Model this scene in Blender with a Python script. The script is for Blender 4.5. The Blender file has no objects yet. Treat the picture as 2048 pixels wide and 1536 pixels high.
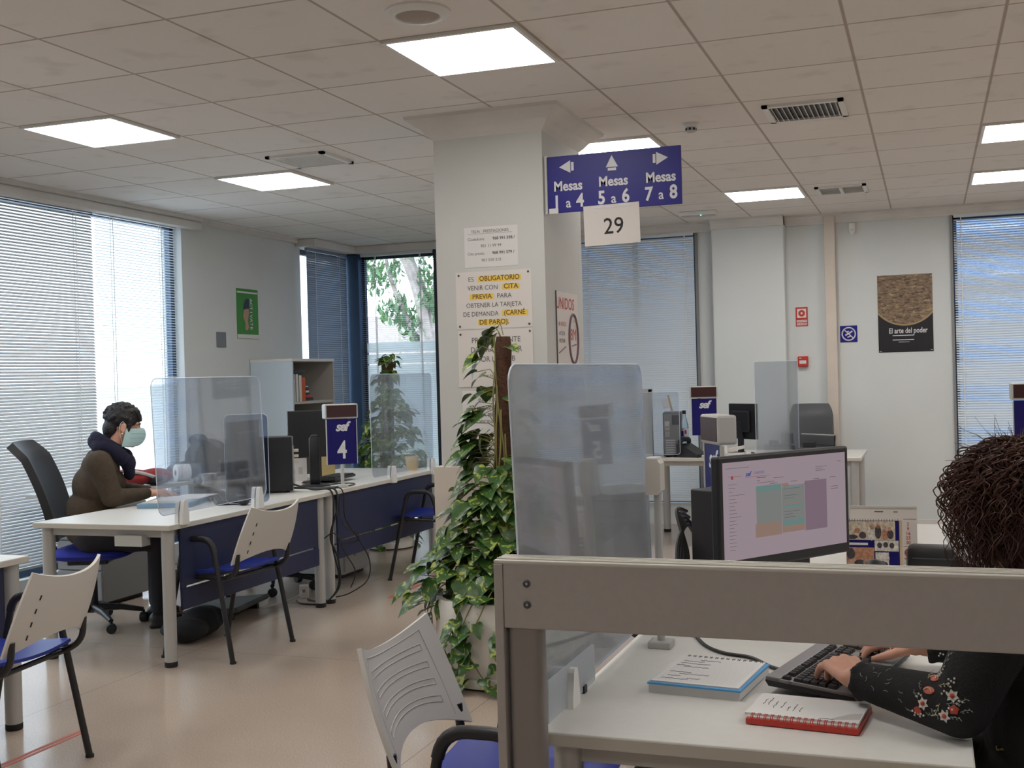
import bpy, bmesh, math, random
from mathutils import Vector, Matrix, noise
PI = math.pi
random.seed(7)
SC = bpy.context.scene
COL = SC.collection

# ---------------------------------------------------------------- camera
cam_d = bpy.data.cameras.new('camera')
cam = bpy.data.objects.new('camera', cam_d)
COL.objects.link(cam)
cam_d.sensor_width = 36.0
cam_d.lens = 36.0 * 2321.81 / 2048.0
cam_d.clip_start = 0.05
cam_d.clip_end = 200
RR = ((0.94064, 0.33833, -0.02686), (0.02284, 0.01585, 0.99961), (-0.33863, 0.94089, -0.00718))
cam.matrix_world = Matrix(((RR[0][0], RR[1][0], -RR[2][0], 0.0),
                           (RR[0][1], RR[1][1], -RR[2][1], 0.0),
                           (RR[0][2], RR[1][2], -RR[2][2], 1.45),
                           (0, 0, 0, 1)))
SC.camera = cam

# ---------------------------------------------------------------- world, exposure
w = bpy.data.worlds.new('overcast_sky')
SC.world = w
w.use_nodes = True
bg = w.node_tree.nodes['Background']
bg.inputs['Color'].default_value = (0.80, 0.90, 1.0, 1)
bg.inputs['Strength'].default_value = 4.0
SC.view_settings.view_transform = 'Standard'
SC.view_settings.look = 'None'
SC.view_settings.gamma = 1.0
SC.view_settings.use_curve_mapping = False
SC.view_settings.exposure = 0.7
SC.cycles.use_denoising = True
SC.cycles.max_bounces = 10
SC.cycles.transparent_max_bounces = 24
SC.cycles.sample_clamp_indirect = 6.0
PANEL_STRENGTH = 11.0

# ---------------------------------------------------------------- materials
def mat(name, col, rough=0.5, metal=0.0, spec=0.5, vary=0.0, vscale=8.0, bump=0.0, bscale=60.0, alpha=None, emis=None, es=0.0, coat=0.0):
    m = bpy.data.materials.new(name)
    m.use_nodes = True
    nt = m.node_tree
    b = nt.nodes['Principled BSDF']
    b.inputs['Base Color'].default_value = (*col, 1)
    b.inputs['Roughness'].default_value = rough
    b.inputs['Metallic'].default_value = metal
    b.inputs['Specular IOR Level'].default_value = spec
    if coat:
        b.inputs['Coat Weight'].default_value = coat
        b.inputs['Coat Roughness'].default_value = 0.1
    if emis:
        b.inputs['Emission Color'].default_value = (*emis, 1)
        b.inputs['Emission Strength'].default_value = es
    tc = nt.nodes.new('ShaderNodeTexCoord')
    if vary > 0:
        n = nt.nodes.new('ShaderNodeTexNoise')
        n.inputs['Scale'].default_value = vscale
        n.inputs['Detail'].default_value = 4
        nt.links.new(tc.outputs['Object'], n.inputs['Vector'])
        r = nt.nodes.new('ShaderNodeMapRange')
        r.inputs['From Min'].default_value = 0.3
        r.inputs['From Max'].default_value = 0.7
        r.inputs['To Min'].default_value = 1 - vary
        r.inputs['To Max'].default_value = 1 + vary
        nt.links.new(n.outputs['Fac'], r.inputs['Value'])
        mx = nt.nodes.new('ShaderNodeVectorMath')
        mx.operation = 'SCALE'
        mx.inputs[0].default_value = col
        nt.links.new(r.outputs['Result'], mx.inputs['Scale'])
        nt.links.new(mx.outputs['Vector'], b.inputs['Base Color'])
    if bump > 0:
        n = nt.nodes.new('ShaderNodeTexNoise')
        n.inputs['Scale'].default_value = bscale
        n.inputs['Detail'].default_value = 3
        nt.links.new(tc.outputs['Object'], n.inputs['Vector'])
        bp = nt.nodes.new('ShaderNodeBump')
        bp.inputs['Strength'].default_value = bump
        bp.inputs['Distance'].default_value = 0.01
        nt.links.new(n.outputs['Fac'], bp.inputs['Height'])
        nt.links.new(bp.outputs['Normal'], b.inputs['Normal'])
    return m

def node(nt, typ, **kw):
    n = nt.nodes.new(typ)
    for k, v in kw.items():
        setattr(n, k, v)
    return n

def math_n(nt, op, a, b=None, c=None):
    n = nt.nodes.new('ShaderNodeMath')
    n.operation = op
    for i, v in enumerate((a, b, c)):
        if v is None:
            continue
        if isinstance(v, (int, float)):
            n.inputs[i].default_value = v
        else:
            nt.links.new(v, n.inputs[i])
    return n.outputs[0]

def ramp(nt, fac, stops):
    r = nt.nodes.new('ShaderNodeValToRGB')
    e = r.color_ramp.elements
    while len(e) < len(stops):
        e.new(0.5)
    for i, (p, c) in enumerate(stops):
        e[i].position = p
        e[i].color = (*c, 1)
    nt.links.new(fac, r.inputs['Fac'])
    return r.outputs['Color']

M = {}
M['wall'] = mat('wall_paint', (0.64, 0.665, 0.665), 0.85, vary=0.03, vscale=1.5, bump=0.06, bscale=180)
M['column'] = mat('column_paint', (0.56, 0.565, 0.545), 0.8, vary=0.03, vscale=2, bump=0.08, bscale=160)
M['trim'] = mat('plaster_trim', (0.66, 0.64, 0.61), 0.8, vary=0.05, vscale=5)
M['pipe'] = mat('cream_duct', (0.62, 0.55, 0.48), 0.6, vary=0.03)
M['white'] = mat('white_paint', (0.75, 0.75, 0.73), 0.5)
M['desk'] = mat('white_laminate', (0.64, 0.635, 0.60), 0.38, vary=0.02, vscale=40)
M['desk_edge'] = mat('laminate_edge', (0.56, 0.53, 0.47), 0.5)
M['legmetal'] = mat('silver_paint', (0.46, 0.455, 0.44), 0.42, metal=0.35)
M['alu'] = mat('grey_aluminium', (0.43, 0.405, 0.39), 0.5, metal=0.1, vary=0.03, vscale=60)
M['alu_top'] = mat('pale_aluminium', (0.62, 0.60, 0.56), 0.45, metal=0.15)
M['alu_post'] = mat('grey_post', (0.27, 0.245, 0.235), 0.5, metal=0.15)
M['navy'] = mat('navy_panel', (0.010, 0.015, 0.055), 0.55, vary=0.1)
M['rubber'] = mat('black_rubber', (0.012, 0.012, 0.013), 0.7)
M['blacktube'] = mat('black_tube', (0.015, 0.015, 0.017), 0.4)
M['black'] = mat('black_plastic', (0.014, 0.014, 0.017), 0.45)
M['blackmatte'] = mat('black_cloth', (0.012, 0.012, 0.014), 0.9, bump=0.3, bscale=200)
M['darkgrey'] = mat('dark_grey_plastic', (0.06, 0.062, 0.07), 0.5)
M['midgrey'] = mat('grey_plastic', (0.22, 0.22, 0.22), 0.5)
M['lightgrey'] = mat('light_grey_plastic', (0.48, 0.475, 0.455), 0.5)
M['beigeplastic'] = mat('beige_plastic', (0.52, 0.49, 0.44), 0.5)
M['shell'] = mat('white_chair_plastic', (0.60, 0.575, 0.54), 0.42)
M['groove'] = mat('groove_shadow_plastic', (0.50, 0.47, 0.45), 0.5)
M['seatblue'] = mat('blue_seat_plastic', (0.012, 0.03, 0.30), 0.42)
M['chairblue'] = mat('blue_chair_fabric', (0.012, 0.02, 0.26), 0.9, bump=0.3, bscale=250)
M['paper'] = mat('white_paper', (0.68, 0.67, 0.66), 0.8)
M['paperw'] = mat('warm_paper', (0.68, 0.64, 0.61), 0.8)
M['ink'] = mat('grey_ink', (0.10, 0.095, 0.10), 0.8)
M['inkblack'] = mat('black_ink', (0.01, 0.01, 0.01), 0.7)
M['highlight'] = mat('yellow_highlighter', (0.80, 0.55, 0.10), 0.8)
M['inkgold'] = mat('highlighted_ink', (0.16, 0.09, 0.02), 0.8)
M['signblue'] = mat('sign_blue', (0.013, 0.011, 0.20), 0.4, spec=.3)
M['signnavy'] = mat('sign_navy', (0.007, 0.005, 0.12), 0.4, spec=.3)
M['signwhite'] = mat('sign_white', (0.66, 0.66, 0.70), 0.5)
M['displayred'] = mat('unlit_red_display', (0.045, 0.012, 0.014), 0.3)
M['ruckred'] = mat('dark_red_fabric', (0.22, 0.012, 0.012), 0.8)
M['red'] = mat('red_plastic', (0.50, 0.03, 0.02), 0.5)
M['redink'] = mat('red_ink', (0.50, 0.08, 0.06), 0.7)
M['green'] = mat('poster_green', (0.045, 0.24, 0.03), 0.6)
M['skin'] = mat('skin', (0.58, 0.30, 0.21), 0.55, vary=0.08, vscale=25, bump=0.08, bscale=300)
M['nail'] = mat('nail', (0.68, 0.44, 0.38), 0.3)
M['sweater'] = mat('olive_brown_knit', (0.058, 0.040, 0.024), 0.95, vary=0.15, vscale=40, bump=0.5, bscale=220)
M['scarf'] = mat('navy_knit', (0.008, 0.008, 0.028), 0.95, bump=0.7, bscale=120)
M['hairblack'] = mat('black_hair', (0.009, 0.0075, 0.009), 0.6, bump=0.8, bscale=130)
M['hairbrown'] = mat('auburn_hair', (0.060, 0.021, 0.012), 0.55, vary=0.35, vscale=12)
M['mask'] = mat('surgical_mask', (0.42, 0.60, 0.60), 0.8, bump=0.1, bscale=90)
M['trousers'] = mat('dark_trousers', (0.02, 0.02, 0.026), 0.9)
M['jacket'] = mat('black_jacket', (0.0075, 0.007, 0.008), 0.85, bump=0.25, bscale=220)
M['chrome'] = mat('chrome', (0.6, 0.6, 0.62), 0.25, metal=1.0)
M['gold'] = mat('gilt_pin', (0.7, 0.6, 0.35), 0.3, metal=0.9)
M['moss'] = mat('coir_pole', (0.075, 0.032, 0.016), 0.95, vary=0.35, vscale=50, bump=1.0, bscale=140)
M['stem'] = mat('pothos_stem', (0.22, 0.20, 0.07), 0.6)
M['pot'] = mat('white_planter', (0.72, 0.70, 0.65), 0.45)
M['soil'] = mat('soil', (0.03, 0.02, 0.012), 0.95, bump=1, bscale=80)
M['bark'] = mat('tree_bark', (0.30, 0.25, 0.23), 0.9, vary=0.3, vscale=8, bump=0.5, bscale=30)
M['treeleaf'] = mat('tree_leaves', (0.09, 0.17, 0.07), 0.6, vary=0.4, vscale=3)
M['grass'] = mat('lawn', (0.10, 0.26, 0.04), 0.9, vary=0.3, vscale=4)
M['pave'] = mat('pale_paving', (0.78, 0.77, 0.75), 0.9, vary=0.05)
M['pinkwall'] = mat('pinkish_render', (0.30, 0.25, 0.25), 0.9, vary=0.1)
M['bluebacking'] = mat('dark_blue_backing', (0.10, 0.14, 0.22), 0.8, vary=0.1)
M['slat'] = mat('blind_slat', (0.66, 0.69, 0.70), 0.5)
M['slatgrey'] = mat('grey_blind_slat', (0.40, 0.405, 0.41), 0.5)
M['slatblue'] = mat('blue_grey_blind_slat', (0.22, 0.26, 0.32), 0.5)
M['frame'] = mat('dark_window_frame', (0.012, 0.015, 0.03), 0.4)
M['frameblue'] = mat('blue_window_frame', (0.03, 0.065, 0.13), 0.4)
M['shelfdaylight'] = mat('daylight_blue_board', (0.60, 0.70, 0.78), 0.5)  # blue of the window light put into the board colour
M['shelfgrey'] = mat('grey_bookcase_board', (0.42, 0.39, 0.36), 0.6)
M['folderblue'] = mat('blue_folder', (0.18, 0.32, 0.46), 0.5)
M['yellow'] = mat('yellow_plastic', (0.75, 0.45, 0.06), 0.45)
M['cyanblue'] = mat('bright_blue_cover', (0.10, 0.36, 0.68), 0.4)
M['redcover'] = mat('red_cover', (0.52, 0.035, 0.02), 0.4)
M['key'] = mat('key_caps', (0.018, 0.017, 0.018), 0.5)
M['kbframe'] = mat('keyboard_frame', (0.25, 0.245, 0.245), 0.35)
M['orange'] = mat('orange_book', (0.55, 0.10, 0.03), 0.6)
M['tape'] = mat('red_floor_tape', (0.45, 0.10, 0.06), 0.6)
M['cable'] = mat('black_cable', (0.01, 0.01, 0.01), 0.5)
M['whitecable'] = mat('pale_cable', (0.55, 0.54, 0.5), 0.5)
M['footrest'] = mat('grey_footrest', (0.09, 0.09, 0.085), 0.75, bump=0.4, bscale=60)
M['tan'] = mat('tan_card', (0.50, 0.38, 0.24), 0.8)

def emit_mat(name, col, s):
    m = bpy.data.materials.new(name)
    m.use_nodes = True
    nt = m.node_tree
    nt.nodes.clear()
    o = nt.nodes.new('ShaderNodeOutputMaterial')
    e = nt.nodes.new('ShaderNodeEmission')
    e.inputs['Color'].default_value = (*col, 1)
    e.inputs['Strength'].default_value = s
    nt.links.new(e.outputs[0], o.inputs[0])
    return m
M['panel'] = emit_mat('led_panel', (1.0, 0.965, 0.92), PANEL_STRENGTH)

def glassy(name, tint, w_tr, w_rough, w_haze, rough=0.25, ior=1.12, gloss=0.06, haze=(0.7, 0.74, 0.78)):
    m = bpy.data.materials.new(name)
    m.use_nodes = True
    nt = m.node_tree
    nt.nodes.clear()
    o = nt.nodes.new('ShaderNodeOutputMaterial')
    tr = nt.nodes.new('ShaderNodeBsdfTransparent'); tr.inputs['Color'].default_value = (*tint, 1)
    rf = nt.nodes.new('ShaderNodeBsdfRefraction'); rf.inputs['Roughness'].default_value = rough; rf.inputs['IOR'].default_value = ior
    rf.inputs['Color'].default_value = (*tint, 1)
    df = nt.nodes.new('ShaderNodeBsdfTranslucent'); df.inputs['Color'].default_value = (*haze, 1)
    dd = nt.nodes.new('ShaderNodeBsdfDiffuse'); dd.inputs['Color'].default_value = (*haze, 1)
    gl = nt.nodes.new('ShaderNodeBsdfGlossy'); gl.inputs['Roughness'].default_value = 0.03
    tot = w_tr + w_rough
    m1 = nt.nodes.new('ShaderNodeMixShader'); m1.inputs[0].default_value = w_rough / tot
    nt.links.new(tr.outputs[0], m1.inputs[1]); nt.links.new(rf.outputs[0], m1.inputs[2])
    m2 = nt.nodes.new('ShaderNodeMixShader'); m2.inputs[0].default_value = 0.5
    nt.links.new(df.outputs[0], m2.inputs[1]); nt.links.new(dd.outputs[0], m2.inputs[2])
    m3 = nt.nodes.new('ShaderNodeMixShader'); m3.inputs[0].default_value = w_haze
    nt.links.new(m1.outputs[0], m3.inputs[1]); nt.links.new(m2.outputs[0], m3.inputs[2])
    m4 = nt.nodes.new('ShaderNodeMixShader')
    fr = nt.nodes.new('ShaderNodeFresnel'); fr.inputs['IOR'].default_value = 1.45
    nt.links.new(math_n(nt, 'MULTIPLY', fr.outputs[0], gloss * 10), m4.inputs[0])
    nt.links.new(m3.outputs[0], m4.inputs[1]); nt.links.new(gl.outputs[0], m4.inputs[2])
    nt.links.new(m4.outputs[0], o.inputs[0])
    return m
M['glass'] = glassy('window_glass', (0.93, 0.96, 0.98), 1, 0, 0.0)
M['film'] = glassy('frosted_window_film', (0.88, 0.92, 0.93), 0.35, 0.1, 0.62, 0.4, 1.1, 0.02, (0.94, 0.95, 0.95))
M['acrylic'] = glassy('clear_acrylic', (0.90, 0.92, 0.95), 0.86, 0.14, 0.04, 0.10, 1.02, 0.04)
M['acrylic_smoky'] = glassy('smoky_acrylic', (0.62, 0.66, 0.76), 0.93, 0.07, 0.015, 0.1, 1.02, 0.004, (.3, .34, .45))
M['acrylic_hazy'] = glassy('hazy_acrylic', (0.82, 0.84, 0.87), 0.62, 0.38, 0.20, 0.15, 1.03, 0.07)  # even pale haze mixed into the sheet
M['acrylic_edge'] = mat('acrylic_edge', (0.62, 0.70, 0.80), 0.3)
M['plate'] = glassy('milky_reflection', (0.85, 0.85, 0.85), 0.3, 0.1, 0.7, 0.4, 1.1, 0.03)
M['bottle'] = glassy('bottle_plastic', (0.85, 0.93, 1.0), 0.8, 0.1, 0.1, 0.1, 1.1)
M['cupyellow'] = mat('translucent_yellow', (0.80, 0.50, 0.12), 0.4)

# floor: polished terrazzo vinyl
def floor_mat():
    m = bpy.data.materials.new('polished_speckled_floor')
    m.use_nodes = True
    nt = m.node_tree
    b = nt.nodes['Principled BSDF']
    tc = nt.nodes.new('ShaderNodeTexCoord')
    n1 = nt.nodes.new('ShaderNodeTexNoise'); n1.inputs['Scale'].default_value = 170; n1.inputs['Detail'].default_value = 2
    n2 = nt.nodes.new('ShaderNodeTexNoise'); n2.inputs['Scale'].default_value = 1.3; n2.inputs['Detail'].default_value = 3
    nt.links.new(tc.outputs['Object'], n1.inputs['Vector']); nt.links.new(tc.outputs['Object'], n2.inputs['Vector'])
    c = ramp(nt, n1.outputs['Fac'], [(0.30, (0.34, 0.26, 0.20)), (0.45, (0.455, 0.365, 0.295)), (0.62, (0.47, 0.38, 0.31)), (0.75, (0.62, 0.54, 0.47))])
    r = math_n(nt, 'MULTIPLY_ADD', n2.outputs['Fac'], 0.16, 0.92)
    s = nt.nodes.new('ShaderNodeVectorMath'); s.operation = 'SCALE'
    nt.links.new(c, s.inputs[0]); nt.links.new(r, s.inputs['Scale'])
    sx = nt.nodes.new('ShaderNodeSeparateXYZ'); nt.links.new(tc.outputs['Object'], sx.inputs[0])
    def seam(o, off, per):
        v = math_n(nt, 'FRACT', math_n(nt, 'DIVIDE', math_n(nt, 'ADD', o, off), per))
        return math_n(nt, 'LESS_THAN', v, 0.0035 / per)
    sm = math_n(nt, 'MAXIMUM', seam(sx.outputs['X'], 20.9, 1.9), seam(sx.outputs['Y'], 20.65, 2.0))
    mx = nt.nodes.new('ShaderNodeMix'); mx.data_type = 'RGBA'
    nt.links.new(math_n(nt, 'MULTIPLY', sm, 0.65), mx.inputs['Factor'])
    nt.links.new(s.outputs[0], mx.inputs['A']); mx.inputs['B'].default_value = (0.13, 0.10, 0.085, 1)
    nt.links.new(mx.outputs['Result'], b.inputs['Base Color'])
    b.inputs['Roughness'].default_value = 0.19
    b.inputs['Specular IOR Level'].default_value = 0.5
    bp = nt.nodes.new('ShaderNodeBump'); bp.inputs['Strength'].default_value = 0.04; bp.inputs['Distance'].default_value = 0.01
    n3 = nt.nodes.new('ShaderNodeTexNoise'); n3.inputs['Scale'].default_value = 9
    nt.links.new(tc.outputs['Object'], n3.inputs['Vector']); nt.links.new(n3.outputs['Fac'], bp.inputs['Height'])
    nt.links.new(bp.outputs['Normal'], b.inputs['Normal'])
    return m
M['floor'] = floor_mat()

GX0, GX, GY0, GY = -3.887, 0.600, 4.300, 0.5905
def ceiling_mat():
    m = bpy.data.materials.new('mineral_ceiling_tiles')
    m.use_nodes = True
    nt = m.node_tree
    b = nt.nodes['Principled BSDF']
    tc = nt.nodes.new('ShaderNodeTexCoord')
    sx = nt.nodes.new('ShaderNodeSeparateXYZ'); nt.links.new(tc.outputs['Object'], sx.inputs[0])
    fx = math_n(nt, 'DIVIDE', math_n(nt, 'ADD', sx.outputs['X'], -GX0 + 60 * GX), GX)
    fy = math_n(nt, 'DIVIDE', math_n(nt, 'ADD', sx.outputs['Y'], -GY0 + 60 * GY), GY)
    def dist(f):
        v = math_n(nt, 'FRACT', math_n(nt, 'ADD', f, 0.5))
        return math_n(nt, 'ABSOLUTE', math_n(nt, 'SUBTRACT', v, 0.5))
    d = math_n(nt, 'MINIMUM', dist(fx), dist(fy))
    # per tile tone
    cb = nt.nodes.new('ShaderNodeCombineXYZ')
    nt.links.new(math_n(nt, 'FLOOR', fx), cb.inputs[0]); nt.links.new(math_n(nt, 'FLOOR', fy), cb.inputs[1])
    wn = nt.nodes.new('ShaderNodeTexWhiteNoise'); nt.links.new(cb.outputs[0], wn.inputs['Vector'])
    n1 = nt.nodes.new('ShaderNodeTexNoise'); n1.inputs['Scale'].default_value = 5.0; n1.inputs['Detail'].default_value = 5
    nt.links.new(tc.outputs['Object'], n1.inputs['Vector'])
    sp = ramp(nt, n1.outputs['Fac'], [(0.30, (1, 1, 1)), (0.58, (1, 1, 1)), (0.70, (0.90, 0.89, 0.88)), (0.8, (0.86, 0.85, 0.84))])
    tone = math_n(nt, 'MULTIPLY_ADD', wn.outputs['Value'], 0.05, 0.96)
    s = nt.nodes.new('ShaderNodeVectorMath'); s.operation = 'SCALE'
    nt.links.new(sp, s.inputs[0]); nt.links.new(tone, s.inputs['Scale'])
    mu = nt.nodes.new('ShaderNodeVectorMath'); mu.operation = 'MULTIPLY'
    nt.links.new(s.outputs[0], mu.inputs[0]); mu.inputs[1].default_value = (0.78, 0.745, 0.71)
    g = ramp(nt, d, [(0.0, (0.56, 0.50, 0.45)), (0.008, (0.56, 0.50, 0.45)), (0.014, (1, 1, 1)), (1.0, (1, 1, 1))])
    mu2 = nt.nodes.new('ShaderNodeVectorMath'); mu2.operation = 'MULTIPLY'
    nt.links.new(mu.outputs[0], mu2.inputs[0]); nt.links.new(g, mu2.inputs[1])
    nt.links.new(mu2.outputs[0], b.inputs['Base Color'])
    b.inputs['Roughness'].default_value = 0.9
    n2 = nt.nodes.new('ShaderNodeTexNoise'); n2.inputs['Scale'].default_value = 120; n2.inputs['Detail'].default_value = 2
    nt.links.new(tc.outputs['Object'], n2.inputs['Vector'])
    bp = nt.nodes.new('ShaderNodeBump'); bp.inputs['Strength'].default_value = 0.12; bp.inputs['Distance'].default_value = 0.004
    hgt = math_n(nt, 'ADD', n2.outputs['Fac'], math_n(nt, 'MULTIPLY', math_n(nt, 'GREATER_THAN', d, 0.014), 4.0))
    nt.links.new(hgt, bp.inputs['Height']); nt.links.new(bp.outputs['Normal'], b.inputs['Normal'])
    return m
M['ceiling'] = ceiling_mat()

def leaf_mat(name, dark, light, thr):
    m = bpy.data.materials.new(name)
    m.use_nodes = True
    nt = m.node_tree
    b = nt.nodes['Principled BSDF']
    tc = nt.nodes.new('ShaderNodeTexCoord')
    n1 = nt.nodes.new('ShaderNodeTexNoise'); n1.inputs['Scale'].default_value = 22; n1.inputs['Detail'].default_value = 3
    n1.inputs['Distortion'].default_value = 1.5
    nt.links.new(tc.outputs['Object'], n1.inputs['Vector'])
    c = ramp(nt, n1.outputs['Fac'], [(0.3, dark), (thr, tuple(1.6 * x for x in dark)), (thr + 0.05, light), (0.9, light)])
    nt.links.new(c, b.inputs['Base Color'])
    b.inputs['Roughness'].default_value = 0.35
    return m
M['leaf'] = leaf_mat('pothos_leaf', (0.028, 0.072, 0.016), (0.32, 0.37, 0.075), 0.555)

# ---------------------------------------------------------------- mesh builder
class MB:
    def __init__(s):
        s.v = []; s.f = []
    def add(s, vs, fs, mtx=None):
        o = len(s.v)
        for p in vs:
            p = Vector(p)
            if mtx is not None:
                p = mtx @ p
            s.v.append(p)
        for f in fs:
            s.f.append(tuple(i + o for i in f))
        return s
    def box(s, x0, x1, y0, y1, z0, z1, mtx=None, bev=0.0):
        if bev > 0:
            bm = bmesh.new()
            bmesh.ops.create_cube(bm, size=1.0)
            for v in bm.verts:
                v.co = Vector((x0 + (v.co.x + .5) * (x1 - x0), y0 + (v.co.y + .5) * (y1 - y0), z0 + (v.co.z + .5) * (z1 - z0)))
            bmesh.ops.bevel(bm, geom=list(bm.edges), offset=bev, segments=2, affect='EDGES', profile=0.5)
            s.addbm(bm, mtx); bm.free()
            return s
        vs = [(x0, y0, z0), (x1, y0, z0), (x1, y1, z0), (x0, y1, z0), (x0, y0, z1), (x1, y0, z1), (x1, y1, z1), (x0, y1, z1)]
        fs = [(3, 2, 1, 0), (4, 5, 6, 7), (0, 1, 5, 4), (1, 2, 6, 5), (2, 3, 7, 6), (3, 0, 4, 7)]
        return s.add(vs, fs, mtx)
    def addbm(s, bm, mtx=None):
        bm.verts.index_update()
        return s.add([v.co.copy() for v in bm.verts], [tuple(v.index for v in f.verts) for f in bm.faces], mtx)
    def lathe(s, prof, n=24, mtx=None, cap=True):
        vs = []; fs = []
        m = len(prof)
        for i in range(n):
            a = 2 * PI * i / n
            for r, z in prof:
                vs.append((r * math.cos(a), r * math.sin(a), z))
        for i in range(n):
            j = (i + 1) % n
            for k in range(m - 1):
                fs.append((i * m + k, j * m + k, j * m + k + 1, i * m + k + 1))
        if cap:
            fs.append(tuple(i * m for i in range(n))[::-1])
            fs.append(tuple(i * m + m - 1 for i in range(n)))
        return s.add(vs, fs, mtx)
    def cyl(s, p0, p1, r0, r1=None, n=16):
        return s.tube([p0, p1], [r0, r0 if r1 is None else r1], n)
    def tube(s, pts, r, n=8, closed=False):
        pts = [Vector(p) for p in pts]
        m = len(pts)
        rs = r if isinstance(r, (list, tuple)) else [r] * m
        vs = []; fs = []
        up = None
        for i, p in enumerate(pts):
            a = pts[(i - 1) % m] if (i > 0 or closed) else p
            b = pts[(i + 1) % m] if (i < m - 1 or closed) else p
            t = (b - a)
            if t.length < 1e-9:
                t = Vector((0, 0, 1))
            t.normalize()
            if up is None:
                up = Vector((0, 0, 1)) if abs(t.z) < 0.9 else Vector((1, 0, 0))
            x = up - t * up.dot(t)
            if x.length < 1e-6:
                x = t.orthogonal()
            x.normalize()
            y = t.cross(x)
            up = x
            for k in range(n):
                an = 2 * PI * k / n
                vs.append(p + (x * math.cos(an) + y * math.sin(an)) * rs[i])
        e = m if closed else m - 1
        for i in range(e):
            j = (i + 1) % m
            for k in range(n):
                l = (k + 1) % n
                fs.append((i * n + k, i * n + l, j * n + l, j * n + k))
        if not closed:
            fs.append(tuple(range(n))[::-1])
            fs.append(tuple((m - 1) * n + k for k in range(n)))
        return s.add(vs, fs)
    def ball(s, c, r, n=12, m=8, mtx=None):
        c = Vector(c)
        rx, ry, rz = r if isinstance(r, (tuple, list)) else (r, r, r)
        vs = [(0, 0, -rz)]
        for i in range(1, m):
            a = -PI / 2 + PI * i / m
            for k in range(n):
                b = 2 * PI * k / n
                vs.append((rx * math.cos(a) * math.cos(b), ry * math.cos(a) * math.sin(b), rz * math.sin(a)))
        vs.append((0, 0, rz))
        fs = []
        for k in range(n):
            l = (k + 1) % n
            fs.append((0, 1 + l, 1 + k))
            for i in range(m - 2):
                fs.append((1 + i * n + k, 1 + i * n + l, 1 + (i + 1) * n + l, 1 + (i + 1) * n + k))
            fs.append((1 + (m - 2) * n + k, 1 + (m - 2) * n + l, len(vs) - 1))
        if mtx is not None:
            vs = [mtx @ Vector(v) for v in vs]
        return s.add([Vector(v) + c for v in vs], fs)
    def cone2(s, p0, r0, p1, r1, n=12):
        s.ball(p0, r0, n, 8); s.ball(p1, r1, n, 8)
        return s.tube([p0, p1], [r0, r1], n)
    def prism(s, poly, t, mtx=None, t0=0.0):
        """polygon in local XZ, extruded along Y from t0 to t0+t"""
        n = len(poly)
        vs = [(x, t0, z) for x, z in poly] + [(x, t0 + t, z) for x, z in poly]
        fs = [tuple(range(n)), tuple(range(2 * n - 1, n - 1, -1))]
        for i in range(n):
            j = (i + 1) % n
            fs.append((i, i + n, j + n, j))
        return s.add(vs, fs, mtx)
    def grid(s, fn, nu, nv, th):
        """shell from fn(u,v) in 0..1 with thickness th"""
        P = [[Vector(fn(i / nu, j / nv)) for j in range(nv + 1)] for i in range(nu + 1)]
        N = [[None] * (nv + 1) for _ in range(nu + 1)]
        for i in range(nu + 1):
            for j in range(nv + 1):
                a = P[min(i + 1, nu)][j] - P[max(i - 1, 0)][j]
                b = P[i][min(j + 1, nv)] - P[i][max(j - 1, 0)]
                N[i][j] = a.cross(b).normalized()
        vs = []; 
        for sgn in (0.5, -0.5):
            for i in range(nu + 1):
                for j in range(nv + 1):
                    vs.append(P[i][j] + N[i][j] * th * sgn)
        W = nv + 1; O = (nu + 1) * W
        fs = []
        for i in range(nu):
            for j in range(nv):
                a, b, c, d = i * W + j, (i + 1) * W + j, (i + 1) * W + j + 1, i * W + j + 1
                fs.append((a, b, c, d)); fs.append((d + O, c + O, b + O, a + O))
        for i in range(nu):
            a, b = i * W, (i + 1) * W
            fs.append((a, a + O, b + O, b)); a += nv; b += nv; fs.append((b, b + O, a + O, a))
        for j in range(nv):
            a, b = j, j + 1
            fs.append((b, b + O, a + O, a)); a += nu * W; b += nu * W; fs.append((a, a + O, b + O, b))
        return s.add(vs, fs)
    def build(s, name, m, parent=None, smooth=False, loc=None, angle=None):
        me = bpy.data.meshes.new(name)
        me.from_pydata([tuple(v) for v in s.v], [], s.f)
        bm = bmesh.new(); bm.from_mesh(me)
        bmesh.ops.recalc_face_normals(bm, faces=bm.faces)
        bm.to_mesh(me); bm.free()
        if smooth:
            me.polygons.foreach_set('use_smooth', [True] * len(me.polygons))
            me.set_sharp_from_angle(angle=math.radians(angle or 40))
        me.materials.append(M[m] if isinstance(m, str) else m)
        o = bpy.data.objects.new(name, me)
        COL.objects.link(o)
        if parent is not None:
            o.parent = parent
        if loc is not None:
            o.location = loc
        return o

def rounded_rect(w, h, r, n=5, cx=0, cz=0):
    p = []
    for (sx, sz, a0) in ((1, 1, 0), (-1, 1, 90), (-1, -1, 180), (1, -1, 270)):
        for k in range(n + 1):
            a = math.radians(a0 + 90 * k / n)
            p.append((cx + sx * (w / 2 - r) + r * math.cos(a), cz + sz * (h / 2 - r) + r * math.sin(a)))
    return p

def fillet(pts, r, n=5):
    pts = [Vector(p) for p in pts]
    out = [pts[0]]
    for i in range(1, len(pts) - 1):
        a, b, c = pts[i - 1], pts[i], pts[i + 1]
        d1 = (a - b); d2 = (c - b)
        rr = min(r, d1.length * 0.48, d2.length * 0.48)
        p0 = b + d1.normalized() * rr; p2 = b + d2.normalized() * rr
        for k in range(n + 1):
            t = k / n
            out.append(p0 * (1 - t) ** 2 + b * 2 * t * (1 - t) + p2 * t * t)
    out.append(pts[-1])
    return out

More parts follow.
